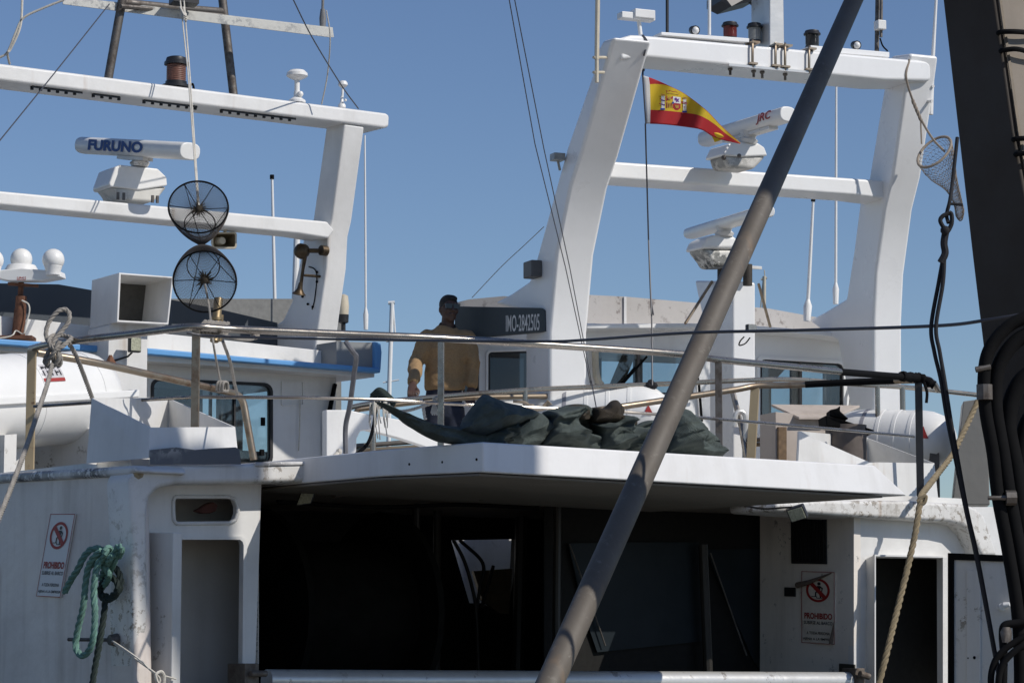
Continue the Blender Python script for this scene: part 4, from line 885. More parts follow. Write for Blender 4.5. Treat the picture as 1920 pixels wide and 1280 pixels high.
q = MB(); q.tube([WR(1168, 719, -.02), WR(1213, 668, -.02)], .01, 6); q.tube([WR(1164, 722, -.03), WR(1190, 690, -.03)], .014, 6); q.build('wiper', BLACK, WH)
q = MB(); q.tube(cr([WR(1116, 655, -.05), WR(1117, 690, -.05), WR(1121, 712, -.06), WR(1128, 722, -.06)]), .03, 8); q.build('duct_hose', CREAM, WH)
q = MB(); q.tube(cr([WR(1590, 630, -.2), WR(1620, 634, -.2), WR(1634, 645, -.2), WR(1638, 660, -.16), WR(1632, 672, -.1)]), .02, 8); q.tube([WR(1594, 770, -.08), WR(1598, 735, -.06), WR(1606, 700, -.04)], .02, 8); q.build('cable', WHITE_OLD, WH)
q = MB(); q.tube(cr([WR(1575, 628, -.22), WR(1612, 632, -.22), WR(1630, 644, -.22), WR(1635, 660, -.18), WR(1628, 674, -.12)]), .012, 8); q.tube(cr([WR(1300, 695, -.02), WR(1309, 712, -.03), WR(1312, 740, -.03), WR(1316, 790, -.03)]), .012, 6); q.build('cable', BLACK, WH)
q = MB(); q.box(RSL(1009, 506) - RU * .05, RSL.u * .09, RU * .05, UP * .07); q.build('junction_box', plain('grey_box', (.10, .10, .10), .5), RM, bevel=.01)
q = MB(); q.box(RSL(1058, 296) - RU * .06, RSL.u * .05, RU * .05, UP * .03); q.tube([RSL(1056, 300) - RU * .05, RSL(1054, 320) - RU * .02], .012, 8); q.build('side_lamp', GREYLENS, RM, bevel=.008)
# rail of the right boat's after deck
RR = Pl(900, 21.75, YR - 8)
q = MB(); tpr = [(655, 764), (690, 757), (770, 748), (890, 738), (1000, 730), (1140, 724), (1280, 718), (1420, 712), (1500, 712), (1600, 720), (1700, 726), (1840, 741)]
RRT = MB().tube(cr([RR(x, y) for x, y in tpr], 4), .021, 10).build('railing', STEEL, RB)
MB().tube(cr([RR(x, y, .15) for x, y in ((662, 800), (668, 772), (690, 765), (800, 752), (890, 745), (1060, 742))], 4), .022, 10).build('inner_rail', STEEL_R, RRT)
MB().tube([RR(640, 838, .1), RR(800, 826, .1), RR(1000, 815, .1)], .02, 10).build('low_rail', STEEL_D, RRT); MB().tube([RR(640, 846, .1), RR(800, 836, .1), RR(1000, 825, .1)], .016, 10).build('low_rail', STEEL_R, RRT)
MB().tube([RR(1400, 824), RR(1490, 824), RR(1690, 826), RR(1846, 830)], .02, 10).build('low_rail', STEEL, RRT)
MB().tube([RR(1400, 833), RR(1490, 833), RR(1690, 834), RR(1846, 838)], .018, 10).build('low_rail', STEEL_R, RRT)
for x, yt, wr in ((700, 756, .024), (985, 731, .022), (1645, 722, .022), (1692, 726, .024), (1838, 741, .022)):
    p = RR(x, yt); MB().tube([p, Vector((p.x, p.y, CAM.z + 1.05))], wr, 10).build('rail_post', STEEL, RRT)
q = MB(); q.tube([RR(1374, 735, .2), RR(1390, 800, .1), RR(1400, 860, 0)], .024, 10); q.build('rail_brace', STEEL, RRT)
q = MB(); q.tube(cr([RR(1377, 800, .05), RR(1380, 776, .05), RR(1392, 772, .05), RR(1398, 790, .05), RR(1396, 860, .05)]), .022, 10); q.build('pipe_hook', GALV, RRT)
q = MB(); q.box(Vector((RP(1350, 1210, 1.4).x, RP(1350, 1210, 1.4).y, CAM.z - .85)), RU * 3.2, RN * 1.6, UP * 1.86); q.build('hull', WHITE_OLD, RB, bevel=.1)
q = MB(); pz = [RR(640, 0), RR(1850, 0)]; a_, b_ = RR(640, 950, -.06), RR(1850, 950, -.06); a_.z = b_.z = CAM.z + .96; q.prism([a_, b_, b_ + RN * 2.2, a_ + RN * 2.2], UP * .085); q.build('after_deck', WHITE_OLD, RB)
# life rafts of the right boat
pA, pB = at(985, 778, 22.25), at(1258, 773, 22.15)
raft2, rax2 = canister('life_raft', pA, pB, .235, 'white ribbed life raft canister with small red triangle behind the green net pile', RAFTG, flange=False, nribs=4)
pA3, pB3 = at(1560, 822, 23.0), at(1792, 826, 22.5)
raft3, rax3 = canister('life_raft', pA3, pB3, .255, 'white ribbed life raft canister with red arrow mark, at right under the black railing', RAFTG, flange=False, nribs=4)
def arrow(raft, tip, l_, r_, d):
    q = MB(); q.prism([at(*tip, d), at(*l_, d), at((l_[0] + r_[0]) / 2, l_[1] - 3, d), at(*r_, d)], Vector((0, .012, 0))); q.build('red_mark', REDINK, raft)
q = MB(); 
for s in (.25, .8):
    for a_, b_ in ((pA, pB), (pA3, pB3)):
        c = a_.lerp(b_, s); q.prism([c + Vector((-.04, -.2, -.12)), c + Vector((-.04, .2, -.12)), Vector((c.x - .04, c.y + .2, CAM.z + 1.04)), Vector((c.x - .04, c.y - .2, CAM.z + 1.04))], Vector((.08, 0, 0)))
q.build('raft_cradle', STEEL_D, RB)
def end_mark(raft, p, ax, L, r, ang0, ang1, h0, h1, mat=REDINK, name='red_mark'):
    # triangular mark on the rounded end of a canister
    sdv = ax.cross(UP).normalized(); sdv = sdv if sdv.y < 0 else -sdv; ups = sdv.cross(ax); ups = ups if ups.z > 0 else -ups
    def on(h, a):
        rr = r * math.sqrt(max(0.02, 1 - max(0, (h - (L - .28)) / .28) ** 2.3)) + .006
        return p + ax * h + (sdv * math.cos(a) + ups * math.sin(a)) * rr
    am = (ang0 + ang1) / 2; q = MB(); rows = 6; v = []
    for i in range(rows + 1):
        t_ = i / rows; wdt = (ang1 - ang0) * .5
        v += [on(h0 + (h1 - h0) * (.5 - .5 * t_), ang0 + (ang1 - ang0) * (1 - t_)), on(h0 + (h1 - h0) * (.5 + .5 * t_), ang0 + (ang1 - ang0) * (1 - t_))]
    q.add(v, [(2 * i, 2 * i + 1, 2 * i + 3, 2 * i + 2) for i in range(rows)]); q.build(name, mat, raft)
L2 = (pB - pA).length; L3 = (pB3 - pA3).length
end_mark(raft2, pA, rax2, L2, .235, -.15, .22, L2 - .22, L2 - .14)
end_mark(raft3, pA3, rax3, L3, .255, .0, .42, L3 - .26, L3 - .16)
# wooden box beside the right raft
WBX = plp(at(1500, 800, 22.0), 20)
wb = thing('wooden_box', 'bleached wooden box with slanting lid below the large window at right', 'box', WBX(1500, 860, .2))
MB().prism(px_loop(WBX, [(1454, 772), (1490, 775), (1560, 775), (1560, 900), (1454, 900)]), WBX.n * .3).build('box_body', WOOD, wb, bevel=.004)
MB().prism([WBX(1446, 762, .34), WBX(1612, 764, .34), WBX(1560, 786, -.08), WBX(1498, 786, -.08)], UP * .02).build('lid', WOOD, wb, bevel=.003)
MB().prism(px_loop(WBX, [(1460, 800), (1475, 800), (1475, 900), (1460, 900)], -.03), WBX.n * .028).build('batten', WOODB, wb)
# ------------------------------------------------------------------ flag
FG = plp(at(1208, 190, 20.9), 12)
def fo_(x): t_ = (x - 1208) / 180; return .10 * math.sin(t_ * 7.5) * (0.25 + t_) + .05 * math.sin(t_ * 15 + 1)
def fpt(x, y, h_=0.0): return FG(x, y, fo_(x + (y - 190) * .35) + h_)
def curve(pts, n):
    c = cr([Vector((x, y, 0)) for x, y in pts], 12); L = [0]
    for a, b_ in zip(c, c[1:]): L.append(L[-1] + (b_ - a).length)
    out = []; k = 0
    for i in range(n + 1):
        t_ = L[-1] * i / n
        while k < len(L) - 2 and L[k + 1] < t_: k += 1
        u = (t_ - L[k]) / max(L[k + 1] - L[k], 1e-9); out.append(c[k].lerp(c[k + 1], min(u, 1)))
    return out
rows = [[(1206, 142), (1222, 147), (1250, 159), (1285, 177), (1322, 205), (1352, 236), (1388, 268)],
        [(1208, 159), (1230, 158), (1254, 162), (1287, 179), (1323, 207), (1353, 238), (1388, 268.5)],
        [(1211, 206), (1250, 208), (1285, 212), (1312, 217), (1338, 232), (1362, 252), (1388, 269)],
        [(1211, 232), (1248, 234), (1290, 239), (1316, 244), (1336, 256), (1360, 264), (1388, 270)]]
NU = 44; cs = [curve(r_, NU) for r_ in rows]; v = []; f = []; mi = []; sub_ = [4, 10, 8]; lines = []
for i in range(3):
    for j in range(sub_[i] + (1 if i == 2 else 0)):
        t_ = j / sub_[i]; lines.append((i, [a.lerp(b_, t_) for a, b_ in zip(cs[i], cs[i + 1])]))
q = MB(); q.v = [fpt(p.x, p.y) for _, ln_ in lines for p in ln_]
for a in range(len(lines) - 1):
    for j in range(NU): q.f.append((a * (NU + 1) + j, a * (NU + 1) + j + 1, (a + 1) * (NU + 1) + j + 1, (a + 1) * (NU + 1) + j)); mi.append(2 if j < 2 else (1 if lines[a][0] == 1 else 0))
def cloth(name, base):
    m, t, b, l = nodes(name); n = nz(t, 40, 3, .6); l.new(mixc(t, n.outputs[0], base, tuple(x * .85 for x in base)), b.inputs['Base Color']); b.inputs['Roughness'].default_value = .75
    tr = t.nodes.new('ShaderNodeBsdfTranslucent'); tr.inputs[0].default_value = (*base, 1); mx = t.nodes.new('ShaderNodeMixShader'); mx.inputs[0].default_value = .3
    l.new(b.outputs[0], mx.inputs[1]); l.new(tr.outputs[0], mx.inputs[2]); l.new(mx.outputs[0], t.nodes['Material Output'].inputs[0]); return m
FRED, FYEL, FWHT = cloth('flag_red', (.52, .025, .03)), cloth('flag_yellow', (.80, .58, .03)), cloth('flag_white', (.75, .75, .75))
FLAG = thing('flag', 'red and yellow flag with coat of arms flying below the right mast beam', 'flag', fpt(1209, 232))
fo = q.build('flag_cloth', [FRED, FYEL, FWHT], FLAG, recalc=False, ang=180)
fo.data.polygons.foreach_set('material_index', mi); fo.modifiers.new('s', 'SOLIDIFY').thickness = .003
q = MB(); pl_ = [(1331, 246), (1345, 244), (1364, 259), (1340, 267)]; q.prism([fpt(x, y, .03) for x, y in pl_], FG.n * .003); q.build('folded_corner', FYEL, fo)
def patch(name, mat, polys, par=fo, h_=-.004):
    q = MB()
    for p in polys:
        c = (sum(a[0] for a in p) / len(p), sum(a[1] for a in p) / len(p)); o = len(q.v); k = len(p)
        q.v += [fpt(*c, h_)] + [fpt(x, y, h_) for x, y in p]; q.f += [(o, o + 1 + i, o + 1 + (i + 1) % k) for i in range(k)]
    return q.build(name, mat, par, smooth=False)
def rc(x0, y0, x1, y1, s=.12): return [(x0, y0), (x1, y0 + s * (x1 - x0)), (x1, y1 + s * (x1 - x0)), (x0, y1)]
GOLD = plain('emblem_gold', (.45, .25, .04), .6); EPUR = plain('emblem_purple', (.13, .03, .25), .6); EGRN = plain('emblem_grey_green', (.22, .24, .17), .6); EWHT = plain('emblem_white', (.72, .72, .70), .6); EBLU = plain('emblem_blue', (.02, .05, .3), .6); ERED = plain('emblem_red', (.40, .02, .025), .6)
patch('emblem_red', ERED, [rc(1249, 179, 1262, 190), rc(1249, 191, 1262, 203, .1), [(1262, 193), (1276, 194), (1276, 203), (1271, 207), (1266, 207), (1262, 203)], [(1249, 169), (1253, 171), (1256, 169), (1262, 172), (1267, 171), (1270, 174), (1274, 174), (1272, 178), (1250, 174)], rc(1237, 185, 1247, 187, -.2), rc(1236, 193, 1247, 195, .25), rc(1277, 190, 1289, 193, .2), rc(1279, 198, 1287, 200, .3)])
patch('emblem_white', EWHT, [rc(1262, 181, 1276, 193)], h_=-.005); patch('emblem_pillar', EWHT, [rc(1240, 180, 1246, 203, 0)], h_=-.005); patch('emblem_pillar', EWHT, [rc(1281, 186, 1287, 209, 0)], h_=-.005)
patch('emblem_purple', EPUR, [[(1265, 184), (1268, 183), (1270, 186), (1274, 185), (1272, 189), (1274, 192), (1270, 191), (1267, 193), (1268, 189), (1265, 188)], rc(1239, 186, 1247, 188, .3), rc(1239, 194, 1247, 196, .3)], h_=-.007)
patch('emblem_gold', GOLD, [rc(1251 + i * 3, 192 + i * .3, 1252.4 + i * 3, 202, .0) for i in range(4)] + [rc(1253, 182, 1258, 187, .1), rc(1251, 173.5, 1272, 175, .18), [(1265, 197), (1273, 198), (1272, 203), (1267, 203)], rc(1239, 176, 1247, 179, .1), rc(1280, 182, 1288, 185, .1)], h_=-.008)
patch('emblem_blue', EBLU, [[(1260, 192), (1262, 190.5), (1264, 192), (1263, 195), (1261, 195)], rc(1238, 203, 1247, 206, .05), rc(1279, 208, 1288, 211, .05)], h_=-.009)
# ------------------------------------------------------------------ person
def skin(chains, root, sub=2):    # chains of (point, rx, ry)
    bm = bmesh.new(); lay = bm.verts.layers.skin.verify(); idx = {}
    for ch in chains:
        pv = None
        for p, rx, ry in ch:
            key = tuple(round(c, 4) for c in p)
            if key not in idx:
                vv = bm.verts.new(p); vv[lay].radius = (rx, ry); idx[key] = vv
            vv = idx[key]
            if pv is not None and pv is not vv and not bm.edges.get((pv, vv)): bm.edges.new((pv, vv))
            pv = vv
    idx[tuple(round(c, 4) for c in root)][lay].use_root = True
    me = bpy.data.meshes.new('s'); bm.to_mesh(me); bm.free(); o = bpy.data.objects.new('s', me); COL.objects.link(o)
    s_ = o.modifiers.new('k', 'SKIN'); s_.use_smooth_shade = True; b_ = o.modifiers.new('b', 'SUBSURF'); b_.levels = sub; b_.render_levels = sub
    dg = bpy.context.evaluated_depsgraph_get(); m2 = bpy.data.meshes.new_from_object(o.evaluated_get(dg)); q = MB()
    q.v = [v_.co.copy() for v_ in m2.vertices]; q.f = [tuple(p.vertices) for p in m2.polygons]
    bpy.data.objects.remove(o); bpy.data.meshes.remove(me); bpy.data.meshes.remove(m2); return q
MD = 22.5
def mp_(x, y, dd=0.0): return at(x, y, MD + dd)
SKIN = plain('tanned_skin', (.085, .045, .032), .55, var=.2, scale=12); SWEAT = plain('tan_wool', (.37, .235, .115), .9, var=.25, scale=60, bmp=.5); JEAN = plain('dark_jeans', (.022, .028, .05), .85, var=.4, scale=30, bmp=.3); HAIR = plain('black_hair', (.012, .011, .011), .7)
man = thing('person', 'man in tan crew-neck sweater, dark jeans and sunglasses gripping a rail on deck', 'person', mp_(834, 958))
hd_c = mp_(842, 581, -.01)
fd = (CAM - hd_c); fd.z = 0; fd = (fd.normalized() + Vector((.38, 0, 0))).normalized(); sdh = fd.cross(UP)
body = MB()
body.ball(hd_c + UP * .012, 1, 24, (.073, .088, .112)); body.ball(hd_c + fd * .03 - UP * .055, 1, 16, (.052, .056, .05)); body.ball(hd_c + fd * .055 - UP * .08, .028, 12)
body.ball(hd_c + fd * .068 + UP * .045, 1, 14, (.048, .022, .018))
body.tube([hd_c - UP * .03 - fd * .012, mp_(839, 612, .02), mp_(838, 624, .02)], [.054, .056, .075], 16)
body.tube([hd_c + fd * .078 + UP * .03, hd_c + fd * .096 + UP * .004, hd_c + fd * .106 - UP * .012, hd_c + fd * .082 - UP * .02], [.009, .012, .016, .012], 8)
body.tube(cr([hd_c + fd * .075 + sdh * .026 - UP * .046, hd_c + fd * .089 - UP * .044, hd_c + fd * .075 - sdh * .026 - UP * .046]), .008, 6)
for s in (-1, 1): body.ball(hd_c + sdh * .076 * s + UP * .0 - fd * .012, .028, 12, (.5, .75, 1.15)); body.ball(hd_c + fd * .058 + sdh * .038 * s - UP * .012, .024, 10)
body.etube([(mp_(838, 622, .02), .10, .08), (mp_(836, 650, .02), .15, .095), (mp_(834, 700, .02), .13, .09), (mp_(832, 750, .02), .13, .09), (mp_(832, 775, .02), .12, .085)])
shl, shr = mp_(800, 634, .02), mp_(874, 635, .02)
el, er = mp_(781, 681, -.06), mp_(887, 681, .0); wl_, wr_ = mp_(774, 719, -.46), mp_(884, 726, -.05); pl1, pr1 = mp_(773, 734, -.62), mp_(883, 744, -.06)
for sh_, e_, w_, p_ in ((shl, el, wl_, pl1), (shr, er, wr_, pr1)):
    body.tube([mp_(836, 634, .02), sh_, sh_.lerp(e_, .5), e_, e_.lerp(w_, .5), w_], [.05, .055, .047, .038, .036, .027], 12)
    body.etube([(w_, .03, .02), (w_.lerp(p_, .5), .042, .019), (p_, .044, .017), (p_ + (p_ - w_).normalized() * .015, .036, .012)])
for pc, ln_, gr in ((pl1, -1, 1), (pr1, 1, 0)):
    for k in range(4):
        o_ = Vector((.021 * (k - 1.5), 0, 0)); kl = (.85, 1, .95, .75)[k]; b_ = pc + o_ + Vector((0, -.01, -.004))
        if gr: fp_ = [b_, b_ + Vector((0, -.035, .002)), b_ + Vector((0, -.06, -.02 * kl)), b_ + Vector((0, -.058, -.05 * kl)), b_ + Vector((0, -.03, -.062 * kl))]
        else: fp_ = [b_, b_ + Vector((0, -.012, -.035 * kl)), b_ + Vector((0, -.03, -.062 * kl)), b_ + Vector((0, -.028, -.085 * kl))]
        c_ = cr(fp_, 5); body.tube(c_, [.0105 - .003 * i / len(c_) for i in range(len(c_))], 8)
    c_ = cr([pc + Vector((-.034 * ln_, .01, .03)), pc + Vector((-.054 * ln_, -.012, .0)), pc + Vector((-.046 * ln_, -.035, -.03)), pc + Vector((-.03 * ln_, -.05, -.045))], 5); body.tube(c_, [.0135 - .004 * i / len(c_) for i in range(len(c_))], 8)
for hx, kx, ax_ in ((815, 815, 813), (852, 854, 856)):
    body.tube([mp_(hx, 765, .02), mp_(hx, 800, .02), mp_(kx, 862, -.02), mp_(kx, 890, .02), mp_(ax_, 945, .03)], [.085, .085, .058, .06, .042], 14); body.tube([mp_(ax_, 950, .04), mp_(ax_ - 1, 955, -.1), mp_(ax_ - 2, 956, -.16)], [.045, .035, .025], 10)
body.remeshed('body', SKIN, man, .0065, 3)
sw = MB()
sw.etube([(mp_(833, 733, .02), .166, .118), (mp_(833, 728, .02), .176, .124), (mp_(834, 718, .02), .178, .126), (mp_(834, 700, .02), .168, .12), (mp_(835, 675, .02), .176, .124), (mp_(836, 655, .02), .188, .128), (mp_(837, 640, .02), .186, .118), (mp_(838, 628, .02), .15, .102), (mp_(838, 619, .02), .105, .084), (mp_(839, 611.5, .015), .076, .072)], n=28)
for sh_, e_, w_ in ((shl, el, wl_), (shr, er, wr_)):
    sw.ball(sh_, .082, 16); pts_ = [mp_(836, 638, .02), sh_, sh_.lerp(e_, .35), sh_.lerp(e_, .7), e_, e_.lerp(w_, .3), e_.lerp(w_, .6), e_.lerp(w_, .85), w_]
    sw.tube(pts_, [.08, .08, .075, .069, .064, .062, .055, .052, .042], 16)
    for k_ in (.62, .8, .97, 1.12): # sleeve wrinkles
        c_ = sh_.lerp(e_, k_) if k_ <= 1 else e_.lerp(w_, k_ - 1); sw.ball(c_ + Vector((.0, -.01, 0)), .069 - .012 * abs(k_ - .8), 12, (1, 1, .32))
    sw.ball(e_.lerp(w_, .8), .058, 12, (1, 1, .4))
o = sw.remeshed('sweater', SWEAT, man, .012, 3)
tx = bpy.data.textures.new('folds', 'CLOUDS'); tx.noise_scale = .13; tx.noise_depth = 3; dm = o.modifiers.new('d', 'DISPLACE'); dm.texture = tx; dm.strength = .038; dm.mid_level = .5
MB().lathe(mp_(839, 612, .015), (mp_(840.5, 603, -.005) - mp_(839, 612, .015)), [(-.02, .074), (0, .077), (.016, .07), (.014, .06), (-.02, .06)], 24).build('collar', plain('dark_collar', (.03, .025, .02), .9), man)
jn = MB(); jn.etube([(mp_(833, 720, .02), .148, .104), (mp_(832, 745, .02), .158, .112), (mp_(832, 768, .02), .164, .115), (mp_(832, 785, .02), .15, .1)])
for hx, kx, ax_ in ((815, 815, 813), (852, 854, 856)): jn.tube([mp_(hx + (1 if hx < 833 else -1) * 3, 765, .02), mp_(hx, 800, .02), mp_(kx, 862, -.02), mp_(kx, 890, .02), mp_(ax_, 944, .03)], [.1, .098, .076, .074, .066], 16)
jn.remeshed('jeans', JEAN, man, .014, 4)
q = MB()
for hx in (813, 856):
    a_ = mp_(hx, 951, .05); b_ = a_ + Vector((-.01, -.27, -.015)); q.tube([a_ + UP * .02, a_.lerp(b_, .4) + UP * .012, a_.lerp(b_, .8), b_], [.05, .055, .052, .035], 12)
q.build('shoe', BLACKP, man)
# hair cap and sunglasses
hr = MB(); hr.ball(hd_c + UP * .046 - fd * .016, 1, 24, (.081, .092, .088)); hr.ball(hd_c - fd * .04 + UP * .0, 1, 18, (.068, .058, .07)); hr.ball(hd_c + fd * .03 + UP * .092, 1, 16, (.062, .055, .034))
hr.remeshed('hair', HAIR, man, .007, 2)
q = MB()
for s in (-1, 1): q.box(hd_c + fd * .089 + sdh * .034 * s + UP * .022, sdh * .03, UP * .021, fd * .007); q.tube([hd_c + fd * .086 + sdh * .06 * s + UP * .032, hd_c + sdh * .083 * s + UP * .03], .004, 6)
q.box(hd_c + fd * .09 + UP * .036, sdh * .014, UP * .005, fd * .004); q.build('sunglasses', plain('dark_lenses', (.006, .006, .007), .15), man, bevel=.004)
# ------------------------------------------------------------------ net pile on the hood roof
HP_ = plp(B + N * .0, 38.2)
def puff(name, outline, off, thick, mat, label, cat, group=None, seed=0, fold=.05, K=18, cut=None):
    pts = cr([Vector((x, y, 0)) for x, y in outline + outline[:1]], 9)[:-1]; n = len(pts)
    c = sum(pts, Vector()) / n; q = MB(); rnd = random.Random(seed); sx = rnd.uniform(0, 50); ang_ = rnd.uniform(-.9, .9)
    for side in (-1, 1):
        for k in range(K + 1):
            s = math.cos(math.pi / 2 * k / K); bul = math.sin(math.pi / 2 * k / K)
            if k == K: s = 0.02
            for j, p in enumerate(pts):
                x = c.x + (p.x - c.x) * s; y = c.y + (p.y - c.y) * s
                base = HP_(x, y, off + side * thick * bul)
                w3 = Vector((base.x * 5 + sx, base.y * 5, base.z * 6))
                ca_, sa_ = math.cos(ang_), math.sin(ang_); al = w3.x * ca_ + w3.z * sa_; ac = w3.z * ca_ - w3.x * sa_
                wb_ = noise.noise(w3 * .35) * 1.6
                r1 = 1 - abs(noise.noise(Vector((al * .42 + wb_, w3.y * .3, ac * 1.25)))) * 2.4; r2 = 1 - abs(noise.noise(Vector((ac * .5 + 7 + wb_, w3.y * .3, al * .95)))) * 2.6
                r3 = noise.noise(w3 * 1.3); r4 = 1 - abs(noise.noise(Vector((al * .9 + wb_, w3.y, ac * 3.1 + wb_)))) * 2.4
                dsp = fold * (max(r1, -.2) * 1.0 + max(r2, 0) ** 2 * .8 - .7 + r3 * .5 + max(r4, 0) ** 2 * .4) * min(1, bul * 2.2)
                q.v.append(base + N * side * dsp + UP * fold * .25 * r3)
        o_ = (0 if side == -1 else (K + 1) * n)
        for k in range(K):
            for j in range(n): q.f.append((o_ + k * n + j, o_ + k * n + (j + 1) % n, o_ + (k + 1) * n + (j + 1) % n, o_ + (k + 1) * n + j))
        q.f.append(tuple(o_ + K * n + j for j in range(n)))
    o = q.build(name, mat, None, ang=180)
    tag(o, label, cat, group); return o
NG = 'green net bundles on the hood roof'
puff('net_sheet', [(703, 752), (716, 756), (742, 770), (790, 790), (850, 800), (920, 812), (975, 828), (978, 840), (900, 840), (820, 828), (775, 806), (735, 775)], .32, .10, NET, 'green net sheet stretched from the rope knot down to the hood edge', 'net', NG, 3, .04)
puff('net_bundle', [(858, 806), (866, 792), (880, 768), (904, 740), (925, 746), (955, 756), (990, 764), (1010, 776), (985, 792), (948, 802), (912, 818), (880, 814)], .34, .20, NET, 'pointed green net bundle like a pillow, nearest the man', 'net', NG, 5, .035)
puff('net_bundle', [(895, 846), (900, 815), (945, 800), (985, 790), (1008, 774), (1024, 780), (1028, 800), (1018, 822), (1004, 846)], .40, .20, NET, 'small rumpled green net bundle below the pointed one', 'net', NG, 8, .10)
puff('net_bundle', [(1002, 848), (1012, 815), (1024, 798), (1018, 774), (1040, 760), (1076, 758), (1104, 765), (1110, 790), (1120, 815), (1118, 848)], .42, .24, NET, 'broad rounded green net bundle in the middle of the pile', 'net', NG, 13, .11)
puff('net_bundle', [(1106, 850), (1112, 815), (1106, 792), (1130, 780), (1165, 786), (1185, 798), (1215, 790), (1245, 800), (1258, 830), (1250, 855), (1180, 856)], .42, .22, NET, 'creased green net bundle partly behind the boom', 'net', NG, 21, .11)
puff('net_bundle', [(1238, 860), (1246, 815), (1258, 782), (1272, 762), (1292, 772), (1318, 797), (1346, 832), (1352, 858), (1300, 862)], .40, .20, NET, 'tall green net bundle right of the boom, tied at its top', 'net', NG, 34, .08)
puff('net_roll', [(1108, 790), (1110, 764), (1130, 764), (1146, 752), (1160, 752), (1168, 768), (1170, 782), (1192, 788), (1188, 800), (1150, 796)], .36, .13, NETB, 'dark brown rolled net lying on top of the green net pile', 'net', None, 55, .05)
puff('net_roll', [(1060, 768), (1072, 758), (1098, 760), (1106, 768), (1104, 786), (1080, 784)], .30, .10, NETB, 'short dark net roll tucked on the broad green bundle', 'net', None, 60, .03)
# ------------------------------------------------------------------ day marks (two net cones)
def netcone(name, apex, C, m, r, label, group, inner=None, spikes=True):
    o = thing(name, label, 'day mark', C - m * 0, group)
    m = m.normalized(); a = UP - m * UP.dot(m); a.normalize(); b_ = m.cross(a); n1, n2 = 64, 26; q = MB()
    ring = lambda R_, c_: [c_ + (a * math.cos(2 * math.pi * j / n1) + b_ * math.sin(2 * math.pi * j / n1)) * R_ for j in range(n1)]
    for i in range(n2 + 1):
        t_ = i / n2; rr = r * (1 - t_) ** .9 * (1 + .12 * math.sin(math.pi * t_)) + .008; c_ = C.lerp(apex, t_)
        for j in range(n1): ph = 2 * math.pi * (j + (i % 2) * .5) / n1; q.v.append(c_ + (a * math.cos(ph) + b_ * math.sin(ph)) * rr)
    for i in range(n2):
        for j in range(n1):
            s_ = i % 2; p0 = i * n1 + j; p1 = i * n1 + (j + 1) % n1; u0 = (i + 1) * n1 + (j + s_) % n1; u1 = (i + 1) * n1 + (j - 1 + s_) % n1
            q.f.append((p0, p1, u0)); q.f.append((p0, u0, u1))
    q.build('net_cone', NETWIRE, o, wire=.0036, smooth=False)
    q = MB(); n3 = 15
    for i in range(n3 + 1):
        rr = r * (1 - i / n3 * .97); k_ = n1
        for j in range(n1): ph = 2 * math.pi * (j + (i % 2) * .5) / n1; q.v.append(C - m * .0 + (a * math.cos(ph) + b_ * math.sin(ph)) * rr + (apex - C) * .06 * (i / n3) ** 2)
    for i in range(n3):
        for j in range(n1):
            s_ = i % 2; p0 = i * n1 + j; p1 = i * n1 + (j + 1) % n1; u0 = (i + 1) * n1 + (j + s_) % n1; u1 = (i + 1) * n1 + (j - 1 + s_) % n1
            q.f.append((p0, p1, u0)); q.f.append((p0, u0, u1))
    q.build('net_disc', NETWIRE, o, wire=.0028, smooth=False)
    q = MB(); rg_ = ring(r, C); q.tube(rg_ + rg_[:1], .0065, 8); rg_ = ring(r * .52, C.lerp(apex, .45)); q.tube(rg_ + rg_[:1], .0045, 8); q.build('hoop', BLACK, o)
    q = MB()
    for k in range(6):
        ph = 2 * math.pi * k / 6 + .5; e = C + (a * math.cos(ph) + b_ * math.sin(ph)) * r; q.tube([C + (apex - C) * .06, e], .0032, 6)
        if k % 2 == 0: q.tube([e, apex], .0032, 6)
    q.build('spoke', BLACK, o)
    q = MB(); rn = random.Random(int(r * 1000))
    for k in range(34):
        ph = rn.uniform(0, 6.28); l_ = rn.uniform(.15, .36) * r; q.tube([C + (apex - C) * .05, C + (apex - C) * .05 + (a * math.cos(ph) + b_ * math.sin(ph)) * l_ + m * rn.uniform(-.03, .03)], [.008, .003], 5)
    q.ball(C + (apex - C) * .05, .03, 10); q.build('lashing', NETB, o)
    return o
DM = 19.9; DG = 'black net day mark cones'
ap0 = at(378, 459, DM)
netcone('day_mark', ap0, at(372, 388, DM), Vector((.12, -.93, .34)), 56 * DM / FPX, 'upper black net day mark cone, pointing down, beside the loudhailer', DG)
netcone('day_mark', ap0 - UP * .01, at(384, 528, DM - .05), Vector((.05, -.93, -.36)), 59 * DM / FPX, 'lower black net day mark cone, pointing up, above the shelter railing', DG)
def single_tube(name, pts, r, mat, label, cat, n=8, strand=False, group=None, smoothk=8):
    q = MB(); c = cr(pts, smoothk) if len(pts) > 2 else [Vector(p) for p in pts]
    (q.rope(c, r) if strand else q.tube(c, r, n)); return tag(q.build(name, mat), label, cat, group)
q = MB(); q.tube([at(338, 2, 21.5), at(352, 130, 21.2), at(371, 385, DM)], .006, 6); q.tube([at(345, 2, 21.5), at(356, 140, 21.2), at(373, 385, DM)], .006, 6)
for i in range(6): q.tube([at(338 + i * 2, 14 + (i % 3) * 6, 21.45), at(346 + (i % 2) * 3, 30 + i * 2, 21.4)], .009, 6)
tag(q.build('cord', WHITEROPE), 'thin pale double cord holding up the black net day marks', 'cord')
q = MB(); q.tube(cr([at(384, 532, DM - .05), at(392, 575, DM - .1), at(398, 630, 18.5), at(408, 690, 18.7), at(415, 722, 18.7)]), .008, 6)
kc = at(415, 726, 18.72)
